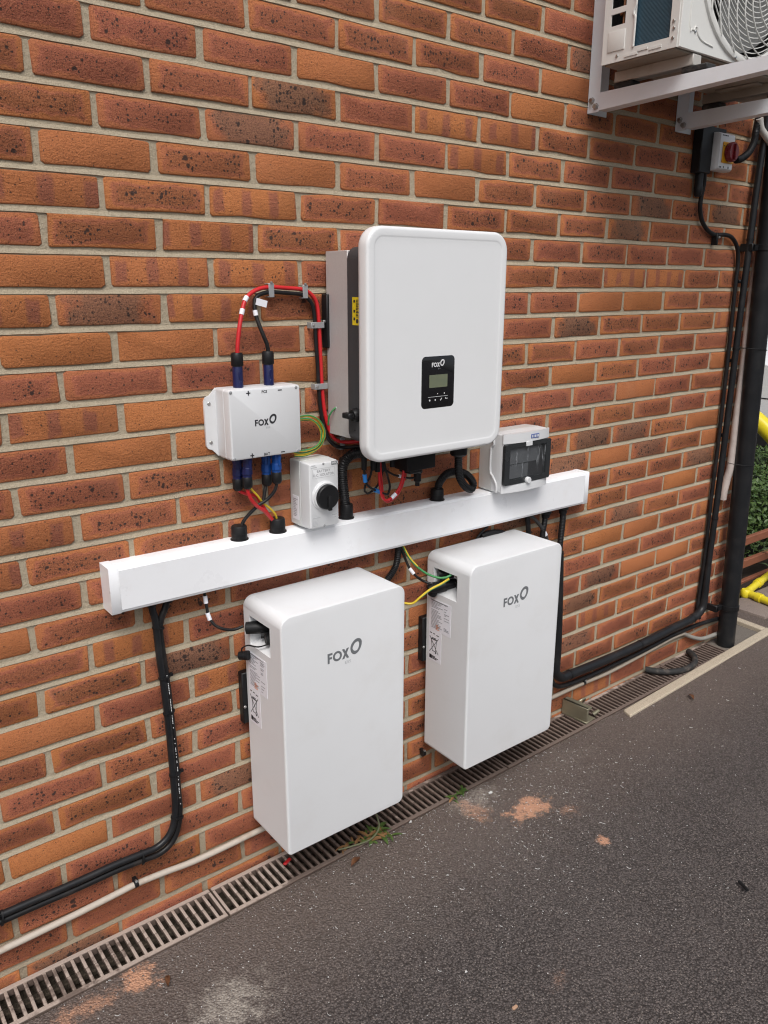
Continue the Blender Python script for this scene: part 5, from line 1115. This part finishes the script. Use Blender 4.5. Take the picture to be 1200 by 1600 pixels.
def leaf_blade(mb, base, dirv, L_, w_, droop, rn):
    d = Vector(dirv).normalized(); sd_ = d.cross(Vector((0, 0, 1))).normalized(); rows_ = []
    for i in range(6):
        u = i/5; c = Vector(base)+d*L_*u+Vector((0, 0, L_*(.55*u-droop*u*u))); ww = w_*sin(pi*min(.999, .12+.88*u))**.8*.5
        rows_.append([c-sd_*ww, c+Vector((0, 0, -.15*w_)), c+sd_*ww])
    mb.loft(rows_, False, False, closed=False)
def weed(cx, cy, n, L_, label, seed, dry=.2, stems=0):
    rn = random.Random(seed); t = thing('weed', label, 'weed', (cx, cy, zg(cx)), 'weeds in the drain edge'); g = MB(); d_ = MB()
    for i in range(n):
        a = rn.uniform(0, 2*pi); l = L_*rn.uniform(.5, 1.1); dst = d_ if rn.random() < dry else g
        leaf_blade(dst, (cx+rn.uniform(-.03, .03), cy+rn.uniform(-.015, .015), zg(cx)), (cos(a), sin(a), 0), l, l*rn.uniform(.14, .3), rn.uniform(.35, .8), rn)
    g.build('leaves', LEAF, t, ang=80)
    if d_.v: d_.build('dry_leaves', DRYLEAF, t, ang=80)
    if stems:
        s = MB()
        for i in range(stems):
            x = cx-.03-.02*i; s.tube([(x+.06, cy+.02, zg(cx)+.05), (x+.05, cy-.005, zg(cx)+.025), (x+.01, cy-.018, zg(cx)+.012), (x-.05, cy-.006, zg(cx)+.010), (x-.08, cy+.01, zg(cx)+.004)], .0024, 8)
        s.build('stem', STEM, t)
weed(.575, -.108, 34, .052, 'larger green weed with pale stems growing under the nearer battery', 3, .35, 1)
weed(.50, -.095, 9, .045, 'mat of withered brown leaves on the grate under the nearer battery', 14, .8)
weed(.60, -.125, 9, .05, 'broad leafed green weed tip at the grate edge below the nearer battery', 8, .1)
weed(.895, -.115, 22, .038, 'small green weed growing from the grate edge between the batteries', 5, .12)
def litter(name, label, cat, m_, pts):
    mb = MB(); mb.loft(pts, True, True); c = pts[0][0]; tag(mb.build(name, m_, loc=tuple(c)), label, cat)
def flat_leaf(cx, cy, L_, ang, label, m_=DRYLEAF):
    mb = MB(); rows_ = []
    for i in range(7):
        u = i/6; w_ = .35*L_*sin(pi*min(.99, .04+.94*u))**.8*.5; c = Vector((cx+(u-.5)*L_*cos(ang), cy+(u-.5)*L_*sin(ang), zg(cx)+.004+.006*sin(u*4)))
        s_ = Vector((-sin(ang), cos(ang), 0))*w_; rows_.append([c-s_+Vector((0, 0, .004)), c, c+s_+Vector((0, 0, .005))])
    mb.loft(rows_, False, False, closed=False); tag(mb.build('fallen_leaf', m_, ang=80, loc=(cx, cy, zg(cx))), label, 'leaf')
BROWN = leaf_mat('brown_leaf', (.10, .04, .02), (.16, .07, .03))
flat_leaf(.476, -.165, .045, .4, 'brown fallen leaf on the asphalt below the nearer battery', BROWN)
flat_leaf(-.083, -.214, .035, 1.2, 'dark brown fallen leaf on the asphalt at the lower left', BROWN)
flat_leaf(1.98, -.235, .045, .9, 'small dried brown leaf on the asphalt in front of the cream edging', BROWN)
mb = MB(); mb.tube([(1.200, -.880, .026), (1.207, -.866, .026), (1.213, -.850, .026)], .0045, 8); tag(mb.build('plastic_scrap', BLACK_PLASTIC, loc=(1.204, -.87, zg(1.2))), 'small black plastic scrap lying on open asphalt at the right', 'litter')
mb = MB(); mb.box(.482, .496, -.744, -.737, .001, .006, .001, 1); tag(mb.build('wood_splinter', mat('pale_wood', (.45, .28, .18), .7), loc=(.489, -.74, .003)), 'pale wooden splinter on the asphalt near the bottom edge', 'litter')
mb = MB(); mb.prism([(.475, -.155, .006), (.515, -.150, .006), (.520, -.140, .008), (.478, -.143, .010)], (0, 0, .008)); 
mb = MB(); mb.box(.318, .346, -.050, -.040, .001, .007, .002, 1, Matrix.Rotation(.4, 3, 'Z')); tag(mb.build('red_plastic_scrap', RED_CABLE, loc=(.332, -.045, .001)), 'scrap of red plastic on the grate under the nearer battery corner', 'litter')
WHITE_BIT = mat('white_plastic_shaving', (.68, .675, .66), .5, bump=0)
for (x, y, s_, lb) in ((.467, -.609, .004, 'single white plastic chip on the asphalt near the bottom centre'), (.98, -.175, .008, 'white plastic flake on the asphalt in front of the farther battery'), (2.05, -.52, .008, 'white plastic chip at the right edge of the asphalt'), (.70, -.128, .005, 'white chip at the edge of the grate between the batteries')):
    mb = MB(); mb.loft([[(x+s_*k_*cos(q)*(1+.35*sin(q*3+x*9)), y+.6*s_*k_*sin(q+.3*cos(2*q)), zg(x)+h_+.0015*sin(q*2+y)) for q in [2*pi*j/9 for j in range(9)]] for k_, h_ in ((.8, 0), (1, .002), (.6, .0045))]); tag(mb.build('plastic_chip', WHITE_BIT, loc=(x, y, zg(x))), lb, 'litter')
# countless drill swarf: pale crumbs and curls of plastic
rn = random.Random(21); mb = MB()
for i in range(2000):
    u = rn.random()
    if u < .66: x = rn.gauss(.95, .36); y = -.128-abs(rn.gauss(0, .26))
    elif u < .85: x = rn.uniform(-.2, 2.6); y = -.17-abs(rn.gauss(0, .55))
    else: x = rn.gauss(.1, .3); y = -.13-abs(rn.gauss(0, .2))
    if y > -.17 and x > 1.68: y -= .06
    z = zg(x)+.001; a = rn.uniform(0, pi)
    if rn.random() < .91:
        l = rn.choice((.0005, .0007, .0008, .001, .0016)); w_ = l*rn.uniform(.4, 1); ca, sa = cos(a), sin(a)
        mb.prism([(x+l*ca, y+l*sa, z), (x-w_*sa, y+w_*ca, z), (x-l*ca, y-l*sa, z), (x+w_*sa, y-w_*ca, z)], (rn.uniform(-.0005, .0005), 0, .0012))
    else:
        R_ = rn.uniform(.003, .008); a1 = a+rn.uniform(.8, 2.2); pts = [(x+R_*cos(a+(a1-a)*j/4), y+R_*sin(a+(a1-a)*j/4)) for j in range(5)]
        mb.loft([[(px, py, z), (px+.0007*cos(a), py+.0007, z), (px, py, z+.0018)] for px, py in pts])
tag(mb.build('plastic_swarf', WHITE_BIT, smooth=False), 'pale crumbs and curls of plastic swarf scattered over the asphalt', 'debris', kind='stuff')
rn = random.Random(4); mb = MB()     # loose grit of the asphalt, near part
for i in range(5200):
    x = rn.uniform(-.7, 2.4); y = -.125-rn.random()**1.5*1.3; l = rn.uniform(.0012, .0034); z = zg(x)-.0015; a = rn.uniform(0, pi)
    if x > 1.66 and y > -.175: continue
    top = (x+rn.uniform(-.3, .3)*l, y, z+l*rn.uniform(.8, 1.3)); k = rn.choice((4, 5)); ring = [(x+l*cos(a+2*pi*j/k)*rn.uniform(.8, 1.2), y+l*sin(a+2*pi*j/k)*rn.uniform(.8, 1.2), z) for j in range(k)]
    mb.add(ring+[top], [[j, (j+1) % k, k] for j in range(k)])
tag(mb.build('loose_grit', mat('grey_grit', (.125, .10, .09), .85, var=.5, scale=300, bump=0), smooth=False), 'loose dark grit scattered over the asphalt', 'grit', kind='stuff')

# ================================================================== BEYOND THE CORNER
def fence():
    t = thing('rail_fence', 'low red-brown timber rail fence in front of the hedge behind the downpipe', 'fence', (3.7, .25, .04))
    for z in (.283, .160, .047):
        b = MB(); b.box(2.82, 4.7, .238, .262, z-.021, z+.021, .003, 1); b.build('rail', TIMBER, t)
    for x in (2.9, 3.95, 4.62): b = MB(); b.box(x, x+.06, .264, .32, -.05, .36, .004, 1); b.build('post', TIMBER, t)
fence()
def hedge():
    rn = random.Random(9); t = thing('hedge', 'clipped dark green hedge behind the timber rail fence', 'hedge', (3.75, .62, .05)); mb = MB()
    for i in range(15000):
        x = rn.uniform(2.84, 4.66); y = rn.uniform(.33, .98); h = .47+.05*mnoise.noise(Vector((x*5, y*5, 0))); z = .06+(h-.06)*rn.random()**.6
        if rn.random() < .6:
            f_ = rn.choice('tfl')
            if f_ == 't': z = h+rn.gauss(0, .016)
            elif f_ == 'f': y = .34+abs(rn.gauss(0, .03))
            else: x = 2.85+abs(rn.gauss(0, .03))
        n_ = Vector((rn.gauss(0, .6), rn.gauss(-.4, .6), rn.gauss(.7, .6))).normalized(); e = n_.orthogonal().normalized(); e.rotate(Matrix.Rotation(rn.uniform(0, 6.28), 3, n_)); g = n_.cross(e); l = rn.uniform(.012, .022); c = Vector((x, y, z))
        mb.add([c-e*l, c+g*l*.5-n_*.002, c+e*l, c-g*l*.5-n_*.002], [[0, 1, 2, 3]])
    mb.build('foliage', HEDGE_LEAF, t, smooth=False)
    b = MB(); b.box(2.93, 4.58, .42, .90, .05, .41, .05, 3); b.build('shaded_core', mat('hedge_shade', (.012, .014, .008), .9, bump=.5), t)  # near-black box painted as the shade deep inside the foliage
    b = MB()
    for i in range(26):
        x = rn.uniform(2.95, 4.55); y = rn.uniform(.42, .85); b.tube([(x, y, .03), (x+rn.uniform(-.04, .04), y+rn.uniform(-.04, .04), .2), (x+rn.uniform(-.09, .09), y+rn.uniform(-.06, .06), .44)], .006, 6, .06)
    b.build('branches', mat('bark', (.09, .06, .045), .8), t)
hedge()
def plant(x, y, s_, lab, seed):
    rn = random.Random(seed); t = thing('shrub_plant', lab, 'plant', (x, y, .05)); g = MB()
    for i in range(26):
        a = rn.uniform(0, 6.28); leaf_blade(g, (x+rn.uniform(-.05, .05), y+rn.uniform(-.03, .03), .05+rn.uniform(0, .14)), (cos(a), sin(a), 0), s_*rn.uniform(.5, 1), s_*.22, .7, rn)
    g.build('leaves', leaf_mat('pale_leaf', (.08, .14, .06), (.16, .22, .10)), t, ang=80)
plant(3.45, .20, .07, 'small pale leafed plant in front of the lowest fence rail', 2)
def yellow_frame():
    t = thing('yellow_base_frame', 'yellow plastic tube frame standing on the paving beyond the downpipe', 'barrier base', (3.08, .12, .047)); b = MB(); z = .066
    b.cyl((3.44, .212, z), (3.055, .147, z), .018, n=14); b.cyl((3.075, .150, z), (3.000, -.20, z), .018, n=14); b.turn((3.065, .148, z-.02), (0, 0, .04), [(0, .018), (.2, .024), (.8, .024), (1, .018)], 14)
    b.build('tube', YELLOW_PAINT, t)
    for p, q in (((3.27, .1833, z), (3.23, .1766, z)), ((3.062, .089, z), (3.056, .061, z)), ((3.025, -.083, z), (3.019, -.111, z))):
        b = MB(); b.cyl(p, q, .0225, n=14); b.build('coupler', YELLOW_PAINT, t)
    b = MB(); b.cyl((3.31, .10, .045), (3.31, .10, .40), .016, n=14); b.cyl((3.31, .10, .33), (3.31, .10, .36), .022, n=14); b.build('post', GREY_POST, t)
    b = MB(); b.box(3.24, 3.36, .085, .115, .215, .235, .004, 1); b.build('cross_bar', GREY_POST, t)
yellow_frame()
def hoop():
    t = thing('yellow_hoop_barrier', 'thick yellow hoop barrier tube in front of the white car', 'barrier', (4.2, .9, .04)); b = MB()
    b.tube([(4.25, 1.9, .03), (4.25, 1.9, .50), (4.25, 1.85, .72), (4.25, 1.68, .86), (4.25, 1.35, .87), (4.25, 1.05, .84), (4.25, .78, .70), (4.25, .62, .56), (4.25, .52, .38), (4.25, .50, .03)], .052, 16, .02)
    b.build('tube', YELLOW_PAINT, t)
    for y in (1.9, .50): q = MB(); q.turn((4.25, y, .034), (0, 0, .012), [(0, .085), (1, .085)], 20); q.build('base_plate', GREY_POST, t)
hoop()
def car():
    XS = 5.0; t = thing('white_car', 'white car parked beyond the hedge with its front wheel showing', 'car', (5.9, 2.4, .036)); g = .036
    side = [(.05, .34), (.02, .55), (.10, .72), (.35, .83), (1.10, .95), (1.75, 1.40), (2.05, 1.47), (3.30, 1.46), (3.95, 1.22), (4.25, 1.00), (4.32, .60), (4.28, .32)]
    rings = []
    for u, k in ((0, .93), (.03, .985), (.10, 1), (.5, 1), (.90, 1), (.97, .985), (1, .93)):
        x = XS+1.78*u; rings.append([(x+(0 if z < .95 else (.16*(z-.95)/.5)*(1 if u < .5 else -1)), 2.17+(y-2.17)*k, g+.32+(z-.32)*(.97+.03*k)) for y, z in side])
    b = MB(); b.loft(rings); body = b.build('body', CAR_WHITE, t, ang=30)
    for y in (.82, 3.42):
        for sx in (0, 1):
            x0 = XS-.012 if sx == 0 else XS+1.792; d = 1 if sx == 0 else -1
            a = MB(); a.turn((x0, y, g+.33), (d*.24, 0, 0), [(0, .385), (1, .385)], 36); a.build('wheel_arch', DARK_VOID, body)
            w_ = MB(); w_.turn((x0-d*.004, y, g+.32), (d*.20, 0, 0), [(0, .225), (0, .285), (.12, .315), (.5, .32), (1, .30)], 36); wh = w_.build('wheel', TYRE, t)
            w_ = MB(); w_.turn((x0-d*.002, y, g+.32), (d*.04, 0, 0), [(0, .215), (.2, .225), (1, .225)], 36)
            r_ = w_.build('rim', mat('dark_wheel', (.03, .03, .03), .5), wh); w_ = MB()
            for k in range(5):
                an = 2*pi*k/5+.3; c, s_ = cos(an), sin(an); w_.prism([(x0-d*.008, y+c*.03-s_*.03, g+.32+s_*.03+c*.03), (x0-d*.008, y+c*.22-s_*.045, g+.32+s_*.22+c*.045), (x0-d*.008, y+c*.22+s_*.045, g+.32+s_*.22-c*.045), (x0-d*.008, y+c*.03+s_*.03, g+.32+s_*.03-c*.03)], (d*.012, 0, 0))
            w_.loft([[(x0-d*q, y+r*cos(a_), g+.32+r*sin(a_)) for a_ in [2*pi*j/30 for j in range(30)]] for r, q in ((.230, .004), (.226, .010), (.205, .010), (.203, .004))], False, False); w_.build('spokes', RIM, wh)
    gl = mat('dark_car_glass', (.02, .025, .03), .08, bump=0)
    for pts in (((1.32, .99), (1.85, 1.37), (2.35, 1.41), (2.35, 1.0)), ((2.42, 1.0), (2.42, 1.41), (3.25, 1.39), (3.72, 1.18), (3.5, 1.0))):
        w_ = MB(); w_.prism([(XS-.004+(.16*(z-.95)/.5 if z > .95 else 0), y, g+z) for y, z in pts], (-.003, 0, 0)); w_.build('window', gl, t)
    dl = MB()
    for y in (1.25, 2.38, 3.45): dl.box(XS-.002, XS+.004, y, y+.006, g+.36, g+.96)
    dl.box(XS-.002, XS+.004, .4, 1.25, g+.715, g+.722); dl.build('door_gap', INK, body)
    h = MB(); h.box(XS-.003, XS+.2, .07, .30, g+.62, g+.74, .02, 2); h.build('headlight', mat('headlight_glass', (.5, .52, .55), .1, bump=0), t)
    h = MB(); h.box(XS-.02, XS+.002, 2.25, 2.40, g+.80, g+.825, .006, 2); h.build('door_handle', CAR_WHITE, t)
    h = MB(); h.box(XS-.16, XS+.02, 1.32, 1.45, g+.97, g+1.09, .03, 3); h.build('wing_mirror', CAR_WHITE, t)
car()
